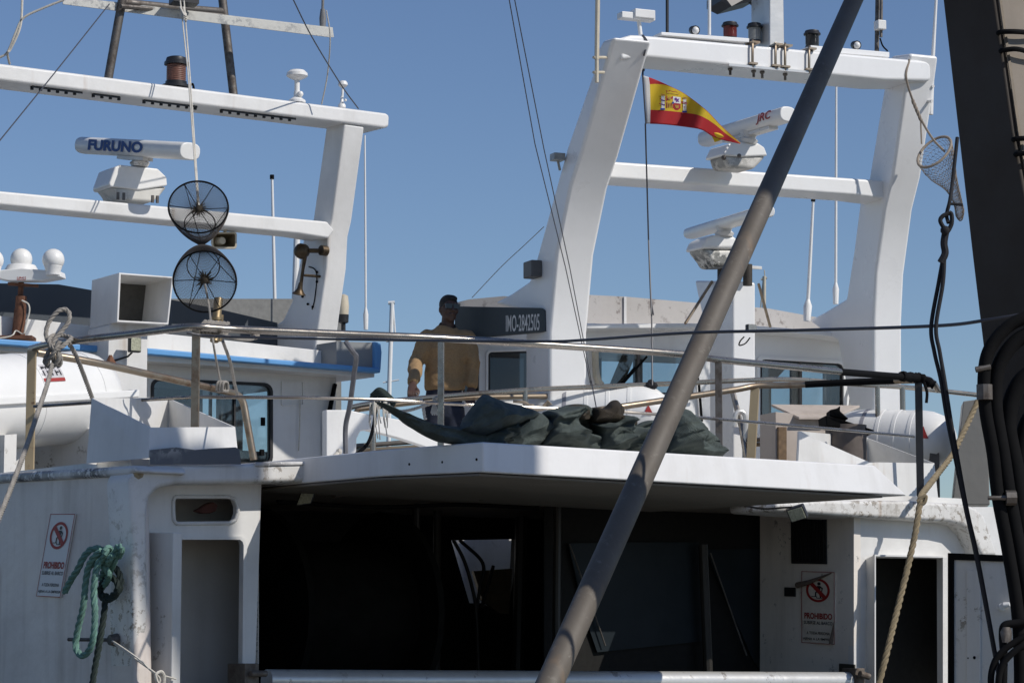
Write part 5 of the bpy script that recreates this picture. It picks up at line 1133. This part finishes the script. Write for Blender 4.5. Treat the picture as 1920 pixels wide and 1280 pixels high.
for k in range(3): q.tube(cr([kc + Vector((-.03 + k * .02, -.03, -.02)), kc + Vector((-.02 + k * .02, -.045, .03)), kc + Vector((.0 + k * .02, .02, .035)), kc + Vector((.0 + k * .02, .04, -.02)), kc + Vector((-.03 + k * .02, -.03, -.025))]), .01, 6)
tag(q.build('cord', GREYROPE), 'grey cord tying the lower day mark down to the sloping rail', 'cord')
# ------------------------------------------------------------------ boom pole and gantry
b0, b1_ = at(1031, 1280, 11.5), at(1601, 0, 15.6); dv = b1_ - b0
foot = b0 - dv * ((b0.z - 1.0) / dv.z); tip = b0 + dv * 1.5
bm_ = thing('boom_pole', 'long dark steel boom pole slanting across the picture, in front of the white boats', 'boom', foot)
MB().tube([foot, b0, b0.lerp(b1_, .5), b1_, tip], [.061, .0595, .0575, .0545, .05], 28).build('pole', BOOM, bm_)
q = MB(); q.lathe(Vector((foot.x, foot.y, 1.0)), UP, [(0, .22), (.03, .22), (.03, .12), (.12, .1)], 20); q.build('foot_plate', BOOM, bm_)
GD = 11.0; YG = 38
GS = plp(at(1864, 0, GD), YG - 90); gu = GS.u; gnu = -Vector((math.cos(R(YG)), math.sin(R(YG)), 0)) * -1
zt_ = 11.9
gf = [(1864, 0), (1899, 247), (1922, 372), (2005, 1000), (2075, 1600)]; gb = [(1950, 1600), (1915, 1290), (1870, 900), (1844, 664), (1822, 480), (1767, 0)]
ga = thing('gantry', 'thick brown steel gantry leg at the right edge, shade coloured into its left side', 'gantry', Vector((GS(1980, 1600).x, GS(1980, 1600).y, 1.0)))
gl = [GS(x, y) for x, y in gf + gb]
for i, p in enumerate(gl):
    if p.z < 1.0 or i in (4, 5): gl[i] = Vector((p.x, p.y, 1.0))
_n = len(gl); _a = gl[0] - gl[1]; _b = gl[-1] - gl[-2]
gl = [gl[0] + _a * ((zt_ - gl[0].z) / _a.z)] + gl + [gl[-1] + _b * ((zt_ - gl[-1].z) / _b.z)]
MB().prism(gl, gnu * .5).build('leg', GANTRY_SHADE, ga, bevel=.012)
nf = len(gf) + 1; fr_ = [p - Vector((gnu.y, -gnu.x, 0)) * -.006 * -1 for p in gl[:nf]]
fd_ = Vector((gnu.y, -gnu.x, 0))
MB().prism([p + fd_ * .004 + gnu * .02 for p in gl[:nf]] + [p + fd_ * .004 + gnu * .48 for p in reversed(gl[:nf])], fd_ * .008).build('sunlit_face', GANTRY, ga)  # lighter sheet carries the leg's sunlit tone
# crossbeam and other unseen bars, added to cast shade on boat and boom
SA, SE = at(330, 858, 15.7), at(940, 862, 15.15); tl = (11.62 - SA.z) / TO_SUN.z
ca, ce = SA + TO_SUN * tl, SE + TO_SUN * ((11.62 - SE.z) / TO_SUN.z); cd = (ce - ca).normalized(); cs_ = Vector((cd.y, -cd.x, 0)).normalized()
lx = gl[0]; cl_ = ca - cd * ((ca.x - lx.x + .3) / cd.x)
MB().bar(cl_, ce, cs_ * .24, UP * .26).build('shade_beam', GANTRY_SHADE, ga, bevel=.02)  # unseen beam added to shade the left roof edge
lf = at(360, 1000, 16.1); lf = lf + TO_SUN * ((ca.y + (ce.y - ca.y) * .3 - lf.y) / TO_SUN.y)
MB().tube([Vector((lf.x, lf.y, 1.0)), Vector((lf.x, lf.y, 12.5))], .27, 24).build('shade_post', GANTRY_SHADE, ga)  # unseen post added to shade the recess wall
MB().bar(ce - cd * .3 + UP * .1, ce + cd * 1.1 - UP * 1.15, cs_ * .2, (cd + UP).normalized() * .2).build('shade_bar', GANTRY_SHADE, ga, bevel=.02)  # unseen bar added for the slanting shade edge on the hood
p0_, p1_ = b0.lerp(b1_, (1280 - 300) / 1280), b0.lerp(b1_, 1.12)
p0_, p1_ = [p + TO_SUN * ((10.95 - p.y) / TO_SUN.y) for p in (p0_, p1_)]
MB().tube([p0_, p1_], .17, 20).build('boom_shade_bar', GANTRY_SHADE, ga)  # unseen bar added to keep the upper boom in shade
q = MB()
for y0, y1 in ((62, 50), (96, 104), (262, 254), (290, 292)):
    xe = 1864 + y0 * .142; q.tube(cr([GS(xe - 1, y0) + gu * .0, GS(xe + 5, y0) - Vector((0, .02, 0)), GS(xe + 12, y0 - 2, 0) + gnu * .05 - Vector((-.02, .03, 0)), GS(xe, y1) + gnu * .3 - Vector((-.02, .03, 0))]), .011, 8)
q.build('band', BLACK, ga)
# black hoses in front of the leg
hg = thing('hose_bundle', 'bundle of black rubber hoses hanging down the gantry leg at lower right', 'hose', Vector((GS(1950, 1400).x, GS(1950, 1400).y, 1.0)))
HD = 10.55
def hp(x, y, dd=0): return at(x, y, HD + dd)
hs = [([(1935, 590), (1890, 612), (1855, 655), (1845, 705), (1848, 770), (1862, 850), (1871, 930), (1888, 1020), (1906, 1130), (1912, 1210), (1914, 1320)], .026, 0),
      ([(1950, 620), (1905, 640), (1872, 690), (1866, 760), (1880, 850), (1892, 930), (1910, 1030), (1926, 1140), (1930, 1320)], .03, .02),
      ([(1960, 680), (1910, 720), (1890, 790), (1905, 880), (1915, 960), (1930, 1080), (1940, 1320)], .034, .05),
      ([(1955, 760), (1925, 800), (1915, 880), (1930, 1000), (1950, 1150), (1950, 1320)], .036, .08),
      ([(1925, 1165), (1905, 1168), (1884, 1172), (1880, 1190), (1882, 1230), (1880, 1320)], .016, -.03),
      ([(1925, 1190), (1900, 1205), (1880, 1220), (1865, 1240), (1858, 1270), (1862, 1300), (1880, 1330)], .013, -.05),
      ([(1930, 1210), (1908, 1216), (1880, 1245), (1872, 1285), (1880, 1330)], .013, -.07)]
for pts, r, dd in hs: MB().tube(cr([hp(x, y, dd) for x, y in pts], 8), r, 12).build('hose', BLACK, hg)
q = MB(); q.lathe(hp(1885, 1175, -.03), UP, [(-.06, .022), (-.02, .026), (.0, .02)], 10); q.lathe(hp(1862, 933, -.02), Vector((1, 0, 0)), [(-.02, .008), (.05, .012), (.05, .03), (.09, .03)], 8); q.lathe(hp(1846, 735, -.02), UP, [(-.03, .032), (.03, .032)], 10); q.lathe(hp(1834, 692, -.02), Vector((1, 0, .2)), [(-.01, .012), (.05, .012)], 8); [k_.build('coupling', STEEL_D, hg) for k_ in q.islands()]
# right locker door leaf swung open
DLp = plp(FW(1782, 1045, -.18), -38)
DL = MB().prism(px_loop(DLp, [(1780, 1046), (1905, 1050), (1905, 1320), (1780, 1320)]), DLp.n * .05).build('door', WHITE_OLD, FB, bevel=.008)
q = MB(); q.prism(px_loop(DLp, [(1777, 1036), (1908, 1041), (1908, 1053), (1787, 1049), (1787, 1320), (1777, 1320)], -.02), DLp.n * .018); q.build('gasket', BLACK, DL)
q = MB(); q.prism(px_loop(DLp, [(1812, 1068), (1838, 1069), (1838, 1320), (1812, 1320)], -.014), DLp.n * .012); q.build('rib', WHITE_OLD, DL, bevel=.004)
q = MB(); q.tube([DLp(1872, 1140, -.05), DLp(1884, 1134, -.06), DLp(1893, 1132, -.05)], [.02, .024, .016], 10); q.ball(DLp(1878, 1138, -.05), .03, 12); q.build('handle', WHITEP, DL)
q = MB(); q.ball(DLp(1827, 1232, -.016), .012, 8); q.ball(DLp(1815, 1233, -.016), .006, 8); q.build('rivet', BLACK, DL)
# ------------------------------------------------------------------ ropes
pts = [(1795, 258, 10.9), (1786, 340, 10.85), (1781, 376, 10.8), (1775, 402, 10.8), (1778, 418, 10.78)]
q = MB(); q.tube(cr([at(*p) for p in pts]), .0078, 8)
q.tube(cr([at(x, y, 10.78) for x, y in ((1779, 400), (1768, 405), (1763, 414), (1770, 428), (1775, 436), (1784, 420), (1784, 402), (1779, 398))]), .009, 8); q.tube(cr([at(x, y, 10.8) for x, y in ((1774, 430), (1770, 455), (1772, 475), (1764, 492))]), .015, 8); q.ball(at(1772, 432, 10.78), .02, 10); q.tube([at(1780, 382, 10.8), at(1805, 384, 10.8)], .006, 6)
A_ = [(1771, 470), (1760, 530), (1746, 612), (1752, 660), (1764, 712), (1775, 780), (1793, 868), (1812, 960), (1832, 1050), (1870, 1252), (1882, 1320)]
B_ = [(1771, 470), (1768, 530), (1755, 612), (1762, 660), (1771, 712), (1783, 790), (1797, 868), (1814, 960), (1834, 1050), (1871, 1252), (1883, 1320)]
q.tube(cr([at(x, y, 10.85 - i * .02) for i, (x, y) in enumerate(A_)]), .0085, 8); q.tube(cr([at(x, y, 10.83 - i * .02) for i, (x, y) in enumerate(B_)]), .0085, 8)
tag(q.build('rope', BLACKROPE), 'pair of black ropes hanging from a spliced loop left of the gantry leg', 'rope')
wl = [(350, 624, 16.35), (420, 631, 16.3), (700, 637, 15.3), (1000, 640, 14.0), (1100, 637, 13.6), (1290, 624, 12.7), (1500, 619, 12.0), (1750, 611, 11.1), (1850, 600, 10.75), (1960, 582, 10.6)]
single_tube('wire', [at(*p) for p in wl], .0075, WIRE, 'long dark wire stretched across the picture from railing to gantry', 'wire')
q = MB()
cc = at(378, 619, 16.42)
for k in range(7): c = atz(380 + k * 7, 616 + k * .6, zr); q.tube(cr([c + Vector((0, -.04, .02)), c + Vector((.02, -.01, .045)), c + Vector((.01, .035, .0)), c + Vector((-.01, 0, -.042)), c + Vector((-.02, -.04, -.01)), c + Vector((0, -.04, .02))]), .012, 6)
q.tube(cr([atz(400, 619, zr) + Vector((0, -.03, -.02)), at(440, 634, 16.45), at(470, 636, 16.6), at(478, 630, 16.7)]), .012, 6); q.ball(at(478, 628, 16.72), .032, 10)
tag(q.build('rope', GREYROPE), 'grey rope lashed around the top rail beside the flat post', 'rope')
q = MB(); q.tube(cr([at(418, 640, 16.5), at(432, 680, 16.9), at(440, 720, 17.4), at(447, 745, 18.0)]), .011, 8); tag(q.build('rope', GREYROPE), 'short grey rope hanging between the top rail and the sloping rail', 'rope')
# knotted grey rope at the left corner of the railing
KD = 17.15
def kp(x, y, dd=0): return at(x, y, KD + dd)
q = MB()
for pts in ([(100, 648, -.06), (88, 635, -.05), (87, 618, -.04), (94, 600, -.03), (108, 584, -.02), (122, 580, 0), (130, 588, .0), (128, 604, -.02), (116, 620, -.04), (104, 634, -.06), (96, 650, -.08)],
            [(96, 650, -.08), (90, 662, -.09), (84, 676, -.07), (90, 686, -.06), (102, 684, -.08), (110, 672, -.1), (108, 660, -.1)],
            [(108, 660, -.1), (98, 652, -.12), (92, 640, -.09), (98, 630, -.02), (110, 628, .05), (124, 630, .06), (134, 634, 0), (126, 642, -.06), (116, 650, -.1), (104, 656, -.12)],
            [(104, 656, -.12), (98, 668, -.1), (104, 680, -.05), (112, 684, -.04), (114, 670, -.06), (108, 658, -.08)],
            [(112, 640, -.1), (106, 650, -.12), (100, 662, -.12), (92, 672, -.1), (88, 684, -.08)],
            [(98, 682, -.08), (90, 716, -.3), (72, 770, -.8), (50, 836, -1.4), (24, 906, -2.0), (-10, 990, -2.7), (-70, 1130, -3.3)],
            [(128, 642, 0), (140, 662, .1), (152, 690, .3), (164, 722, .6), (178, 762, .9), (182, 780, .95)]):
    q.rope(cr([kp(*p) for p in pts], 8), .0155)
tag(q.build('rope', GREYROPE), 'grey rope knotted with a standing loop on the left railing corner', 'rope')
# green rope hanging on the side wall
def sp(x, y, o_=-.1): return SW(x, y, o_)
q = MB()
for pts in ([(121, 1110, -.2), (132, 1088, -.2), (146, 1066, -.2), (157, 1044, -.18), (170, 1030, -.16), (187, 1028, -.12), (199, 1036, -.08), (205, 1050, -.06)],
            [(190, 1032, -.2), (176, 1044, -.22), (166, 1062, -.22), (161, 1090, -.22), (156, 1136, -.22), (146, 1180, -.22), (142, 1210, -.22), (152, 1228, -.22), (166, 1220, -.22), (175, 1195, -.22), (178, 1150, -.22), (176, 1110, -.22), (179, 1075, -.22), (187, 1052, -.2), (198, 1032, -.16)],
            [(186, 1062, -.16), (196, 1040, -.2), (201, 1027, -.18), (208, 1032, -.14), (204, 1050, -.16), (196, 1066, -.14), (190, 1085, -.1)],
            [(198, 1066, -.12), (206, 1046, -.18), (214, 1040, -.14), (214, 1052, -.12), (206, 1070, -.1), (200, 1090, -.08)],
            [(222, 1044, -.1), (228, 1030, -.14), (222, 1024, -.14), (216, 1036, -.14), (214, 1052, -.12), (200, 1080, -.1), (190, 1104, -.08)],
            [(170, 1060, -.12), (182, 1050, -.16), (196, 1062, -.16), (204, 1078, -.14), (196, 1096, -.1)]):
    q.rope(cr([sp(*p) for p in pts], 8), .0205)
tag(q.build('rope', GREENROPE), 'thick green twisted rope hung in loops on the shaded side wall', 'rope')
q = MB()
for pts in ([(204, 1052, -.08), (222, 1072, -.06), (226, 1098, -.06), (212, 1120, -.08), (194, 1122, -.1), (188, 1104, -.1), (200, 1082, -.1), (218, 1088, -.08), (220, 1106, -.08), (204, 1122, -.08)],
            [(198, 1112, -.1), (195, 1150, -.1), (189, 1190, -.12), (180, 1240, -.14), (172, 1290, -.16), (166, 1330, -.18)]): q.rope(cr([sp(*p) for p in pts], 8), .02)
tag(q.build('rope', DGREENROPE), 'dark wet green rope hanging straight down behind the looped green rope', 'rope')
q = MB(); q.tube(cr([sp(206, 1198, -.05), sp(225, 1210, -.06), FW(262, 1236, -.26), FW(285, 1258, -.3), FW(300, 1264, -.32), FW(330, 1272, -.32)]), .006, 6); q.tube(cr([sp(206, 1200, -.05), FW(270, 1246, -.26), FW(292, 1262, -.32), FW(300, 1275, -.33), FW(290, 1290, -.32)]), .006, 6); q.tube(cr([FW(300, 1290, -.33), FW(292, 1266, -.34), FW(302, 1258, -.34), FW(308, 1268, -.34), FW(306, 1290, -.33)]), .009, 6)
tag(q.build('twine', WHITEROPE), 'thin brown twine tied from the cleat bar to the locker door', 'twine')
# tan rope at right
TR = [(1833, 752, 21.8), (1818, 786, 21.7), (1800, 824, 21.5), (1784, 855, 21.3), (1760, 886, 20.9), (1738, 914, 19.9), (1727, 930, 19.55), (1724, 950, 19.5), (1716, 1000, 19.4), (1702, 1063, 19.3), (1680, 1152, 19.15), (1662, 1226, 19.0), (1648, 1280, 18.95), (1640, 1310, 18.9)]
q = MB(); q.rope(cr([at(*p) for p in TR]), .024)
q.tube(cr([at(x, y, 19.5) for x, y in ((1720, 940), (1728, 933), (1736, 930), (1733, 942), (1722, 947))]), .014, 6)
tag(q.build('rope', TANROPE), 'thick tan twisted rope running down past the dark locker doorway at right', 'rope')
# halyards and stays
q = MB(); q.tube([at(953, -10, 16), at(1003, 270, 17.5), at(1060, 500, 19), at(1108, 722, 20.8)], .0036, 6); q.tube([at(963, -10, 16), at(1020, 280, 17.5), at(1068, 500, 19), at(1110, 722, 20.8)], .0036, 6); q.tube([at(1109, 715, 20.8), at(1118, 764, 20.2)], .005, 6); q.ball(at(1108, 715, 20.8), .012, 8)
tag(q.build('stay_wire', WIRE), 'pair of thin dark stay wires slanting through the open sky at centre', 'wire')
q = MB(); q.tube(cr([TB(1205, 66, -.03), TB(1213, 80, -.05), TB(1207, 105, -.05), at(1206, 116, 21.8), at(1205, 142, 21.62)]), .008, 6); q.tube([at(1206, 118, 21.8), at(1206, 132, 21.7)], .014, 8); q.tube([fpt(1210, 232), at(1216, 450, 21.4), at(1222, 600, 21.2), at(1223, 722, 21.0)], .007, 6); q.tube([at(1216, 450, 21.4), at(1220, 560, 21.3), at(1225, 590, 21.2)], .006, 6); q.tube([fpt(1205, 142), fpt(1211, 233)], .006, 6)
tag(q.build('halyard', WIRE), 'thin dark halyard carrying the red and yellow flag down to the rail', 'rope')
q = MB(); c = RR(1221, 722)
for k in range(4): q.ball(c + Vector((-.02 + k * .015, -.03, .02 * math.sin(k * 2))), .03, 8)
tag(q.build('rope_tie', BLACKROPE), 'black knot of cord tied on the rail under the flag halyard', 'knot')
single_tube('stay_wire', [at(205, 8, 20), at(100, 140, 18.6), at(-30, 300, 17)], .0045, WIRE, 'thin dark wire slanting down behind the left mast at upper left', 'wire')
single_tube('stay_wire', [at(546, -8, 21), at(585, 70, 21.6), at(640, 160, 22.6), at(672, 204, 23)], .0055, WIRE, 'thin dark wire slanting down to the right end of the left mast beam', 'wire')
single_tube('cord', [at(612, 20, 22), at(619, 70, 22.1), at(614, 140, 22.3), at(603, 196, 22.4)], .006, WHITEROPE, 'thin white cord hanging from the flaking aerial bar', 'cord')
q = MB(); q.tube(cr([at(-5, 110, 19), at(14, 98, 19), at(30, 60, 19), at(44, 34, 19), at(80, 16, 19), at(120, 0, 19)]), .009, 6); q.tube(cr([at(42, -5, 19), at(38, 50, 19), at(20, 92, 19), at(14, 100, 19), at(18, 120, 19.2)]), .009, 6)
tag(q.build('cord', WHITEROPE), 'loose white cord curling at the upper left corner', 'cord')
single_tube('cord', [at(885, 558, 22.3), at(940, 500, 22.5), at(985, 458, 22.6), at(1020, 425, 22.6)], .004, WHITEROPE, 'thin pale line with small beads running up to the right boat mast', 'cord')
# tie-ups at the end of the net
q = MB()
for k in range(5): c = at(712 + k * 3, 742 + k * 3, 17.2); q.tube(cr([c + Vector((-.05, -.02, .0)), c + Vector((0, -.05, .035)), c + Vector((.05, -.01, .0)), c + Vector((0, .05, -.03)), c + Vector((-.05, -.02, -.005))]), .018, 6)
tag(q.build('rope', DGREENROPE), 'dark green rope knot tying the net sheet to the middle rail', 'knot')
q = MB(); rn = random.Random(4)
for k in range(9): x = 700 + rn.uniform(0, 26); q.tube(cr([at(x, 752, 17.15), at(x + rn.uniform(-3, 3), 775, 17.1), at(x + rn.uniform(-5, 8), 790 + rn.uniform(0, 40), 17.12)]), .004, 5)
for k in range(4): q.tube(cr([at(693 + k * 1.5, 748, 17.2), at(694, 765, 17.15), at(692 + k, 792 + k * 4, 17.15)]), .005, 5)
q.tube(cr([at(728, 752, 17.2), at(729, 766, 17.15), at(722, 772, 17.15), at(718, 764, 17.15)]), .01, 6)
tag(q.build('twine', WHITEROPE), 'frayed white twine ends hanging from the net knot', 'twine')
q = MB(); q.rope(cr([at(722, 772, 17.4), at(760, 770, 17.3), at(790, 762, 17.2), at(818, 752, 17.15), at(822, 748, 17.15), at(818, 745, 17.1), at(812, 750, 17.1)]), .011); q.rope(cr([at(789, 748, 17.25), at(793, 760, 17.2), at(796, 780, 17.2), at(798, 786, 17.2)]), .011)
for k in range(10): q.tube([at(814, 752, 17.12), at(808 + k * 1.4, 774 + (k % 3) * 2, 17.12)], .005, 5)
tag(q.build('rope', WHITEROPE), 'white rope with frayed tassel tied along the middle rail near the man', 'rope')
q = MB()
for k in range(12): q.tube([at(1024, 762, 17.7), at(1018 + k * 1.5, 750 + abs(k - 6) * 1.5, 17.68)], .005, 5)
q.tube(cr([at(962, 752, 17.7), at(985, 755, 17.7), at(996, 765, 17.7), at(1010, 768, 17.7), at(1026, 765, 17.7)]), .01, 6); q.ball(at(996, 765, 17.7), .03, 10)
tag(q.build('rope', plain('brown_twine', (.33, .27, .20), .9)), 'tan rope with frayed end tied behind the broad net bundle', 'rope')
q = MB(); q.tube(cr([at(648, 640, 17.3), at(662, 660, 17.3), at(668, 670, 17.6), at(664, 700, 17.8), at(656, 760, 18.1), at(648, 800, 18.2), at(648, 850, 18.2)]), .018, 8); tag(q.build('hose', plain('grey_hose', (.16, .16, .17), .6)), 'grey hose hanging from the top rail past the blue roof corner', 'hose')
q = MB(); q.tube(cr([at(705, 765, 17.4), at(700, 800, 17.3), at(690, 830, 17.2), at(672, 848, 17.1), at(650, 858, 16.9), at(620, 862, 16.7)]), .012, 8); tag(q.build('hose', BLACK), 'thin black hose drooping below the net knot onto the roof edge', 'hose')
q = MB(); q.tube([at(617, 866, 16.4), at(634, 848, 16.5)], .014, 8); q.ball(at(636, 846, 16.5), .02, 8); tag(q.build('rope_end', WHITEROPE), 'short white rope end standing on the flaking roof edge', 'rope')
# hand net at the right mast leg
hn = thing('hand_net', 'tan twine hand net with hoop hanging beside the right mast leg', 'net', at(1752, 300, 22.6))
hc = at(1752, 285, 22.6); e1 = (at(1783, 262, 22.6) - at(1722, 305, 22.6)) / 2; e2 = Vector((.02, .1, .075)); q = MB()
hoop = [hc + e1 * math.cos(2 * math.pi * j / 28) + (at(1760, 300, 22.5) - at(1745, 262, 22.7)) / 2 * math.sin(2 * math.pi * j / 28) for j in range(28)]
q.tube(hoop + hoop[:1], .012, 8); q.build('hoop', NETTAN, hn)
q = MB(); axp = cr([hc, at(1768, 320, 22.6), at(1785, 350, 22.6), at(1796, 380, 22.6), at(1802, 412, 22.6)], 5); m_ = len(axp); rr = [1, 1, .95, .9, .82, .75, .66, .57, .48, .42, .36, .32, .29, .27, .25, .24, .24, .25, .26, .2, .1]
for i in range(m_):
    for j in range(28): off = (hoop[(j + i // 2) % 28] - hc); q.v.append(axp[i] + off * rr[min(i, len(rr) - 1)])
for i in range(m_ - 1):
    for j in range(28): a_, b2_, c_, d_ = i * 28 + j, i * 28 + (j + 1) % 28, (i + 1) * 28 + (j + 1) % 28, (i + 1) * 28 + j; q.f += [(a_, b2_, c_), (a_, c_, d_)]
q.build('net_bag', NETTAN, hn, wire=.0045, smooth=False)
q = MB(); q.tube(cr([TB(1705, 112, -.03), TB(1699, 145, -.04), at(1712, 190, 22.6), at(1728, 226, 22.6), at(1750, 262, 22.6), at(1772, 285, 22.6)]), .01, 6); q.tube([at(1726, 222, 22.6), at(1728, 270, 22.6)], .007, 6); q.rope([at(1711, 188, 22.6), at(1727, 226, 22.6)], .016); q.build('cord', NETTAN, hn)
# ------------------------------------------------------------------ prohibition signs
def pict(mp, par, cx=.5, cy=.26, rx=.36, ry=.165):
    q = MB(); n_ = 40
    o = [(cx + rx * math.cos(2 * math.pi * i / n_), cy + ry * math.sin(2 * math.pi * i / n_)) for i in range(n_)]; i_ = [(cx + rx * .80 * math.cos(2 * math.pi * i / n_), cy + ry * .80 * math.sin(2 * math.pi * i / n_)) for i in range(n_)]
    q.add([mp(u, v_, .0025) for u, v_ in o + i_], [(i, (i + 1) % n_, (i + 1) % n_ + n_, i + n_) for i in range(n_)])
    k = .6; sl_ = [(cx - rx * k - .05, cy - ry * k + .012), (cx - rx * k + .04, cy - ry * k - .022), (cx + rx * k + .05, cy + ry * k - .012), (cx + rx * k - .04, cy + ry * k + .022)]
    q.add([mp(u, v_, .0032) for u, v_ in sl_], [(0, 1, 2, 3)])
    for (u0, v0, u1, v1) in ((0, 0, 1, .008), (0, .992, 1, 1), (0, 0, .018, 1), (.982, 0, 1, 1)): q.add([mp(u0, v0, .0022), mp(u1, v0, .0022), mp(u1, v1, .0022), mp(u0, v1, .0022)], [(0, 1, 2, 3)])
    m2 = Map(mp(.09, .575), mp(.93, .575), mp(.09, .66)); text_mesh(q, 'PROHIBIDO', m2, .0025, .035); q.build('red_print', REDINK, par, smooth=False)
    q = MB(); P_ = lambda u, v_: mp(cx + u * rx, cy + v_ * ry, .0029)
    hdp = [P_(.1 + .14 * math.cos(2 * math.pi * i / 12), -.56 + .14 * math.sin(2 * math.pi * i / 12)) for i in range(12)]; q.add(hdp, [tuple(range(12))])
    for pl_ in ([(-.05, -.38), (.22, -.38), (.2, .05), (-.02, .05)], [(.18, -.38), (.44, -.2), (.36, .1), (.28, .1), (.32, -.14), (.18, -.22)], [(-.05, -.36), (-.34, -.12), (-.3, -.04), (-.02, -.22)], [(-.02, .02), (.1, .02), (-.12, .22), (-.14, .52), (-.25, .52), (-.23, .16)], [(.08, .02), (.2, .02), (.24, .3), (.3, .62), (.18, .64), (.12, .34)], [(-.55, .5), (-.12, .5), (-.12, .56), (-.55, .56)], [(-.12, .5), (-.06, .5), (-.06, .68), (-.12, .68)], [(-.06, .62), (.4, .62), (.4, .68), (-.06, .68)]):
        q.add([P_(*p) for p in pl_], [tuple(range(len(pl_)))])
    q.build('pictogram', BLACKINK, par, smooth=False)
    for s_, v0, v1, u0, u1 in (('SUBIRSE AL BARCO', .69, .735, .08, .94), ('A TODA PERSONA', .835, .875, .16, .86), ('AJENA A LA EMPRESA', .92, .962, .05, .97)):
        m2 = Map(mp(u0, v0), mp(u1, v0), mp(u0, v1)); text_mesh(MB(), s_, m2, .0025, .015).build('text_line', BLACKINK, par, smooth=False)
SG = 'prohibition signs'
sg = thing('sign', 'clean white PROHIBIDO no-boarding sign on the shaded side wall beside the green rope', 'sign', SW(91, 1117, -.01), SG)
mp = Map(SW(95, 963, -.012), SW(141, 963, -.012), SW(68, 1117, -.012))
q = MB(); q.prism([mp(0, 0), mp(1, 0), mp(1, 1), mp(0, 1)], SW.n * .009); q.build('board', PAPER, sg); pict(mp, sg)
sg = thing('sign', 'torn faded PROHIBIDO sign with its upper corner curling off, on the grey inner wall', 'sign', INW(1533, 1205, -.01), SG)
mp = Map(INW(1503, 1070, -.012), INW(1565, 1072, -.012), INW(1503, 1204, -.012))
bd = [(0, .19), (.3, .12), (.9, .0), (1, 0), (1.0, .7), (.96, 1), (.45, 1), (.12, .93), (.1, .75), (0, .66)]
q = MB(); q.prism([mp(u, v_) for u, v_ in bd], INW.n * .009); q.build('board', PAPER_OLD, sg); pict(mp, sg)
CB = plain('curl_back', (.16, .12, .095), .8)
MB().tube([mp(-.08, .2, .02), mp(.3, .15, .024), mp(.92, .015, .008)], [.022, .017, .004], 10).build('curled_edge', CB, sg); MB().tube([mp(1.0, .68, .004), mp(.97, .85, .014), mp(.93, .995, .018)], [.004, .010, .014], 8).build('curled_edge', CB, sg)
# ------------------------------------------------------------------ far masts
fm = thing('sailboat_mast', 'white sailboat mast with crosstrees far behind the man', 'mast', at(725, 1190, 42))
q = MB(); q.tube([at(724, 1190, 42), at(730, 720, 42), at(735, 568, 42)], .036, 10); q.tube([at(728, 568, 42), at(740, 567, 42)], .03, 8); q.build('pole', WHITEP, fm)
q = MB(); q.tube([at(718, 717, 42), at(748, 712, 42)], .012, 6); q.tube([at(724, 640, 42), at(738, 640, 42)], .014, 6); q.tube([at(737, 570, 42), at(742, 640, 42)], .014, 6); q.tube([at(736, 570, 42), at(730, 640, 42)], .006, 6); q.build('crosstree', WHITEP, fm)
fm = thing('sailboat_mast', 'pale sailboat mast tip far behind the white funnel', 'mast', at(1431, 1190, 50))
q = MB(); q.tube([at(1430, 1190, 50), at(1433, 518, 50)], .034, 10); q.build('pole', CREAM, fm); q = MB(); q.tube([at(1427, 524, 50), at(1438, 521, 50)], .02, 6); q.tube([at(1431, 525, 50), at(1424, 600, 50)], .012, 6); q.tube([at(1434, 518, 50), at(1433, 506, 50)], .01, 6); q.build('crosstree', CREAM, fm)
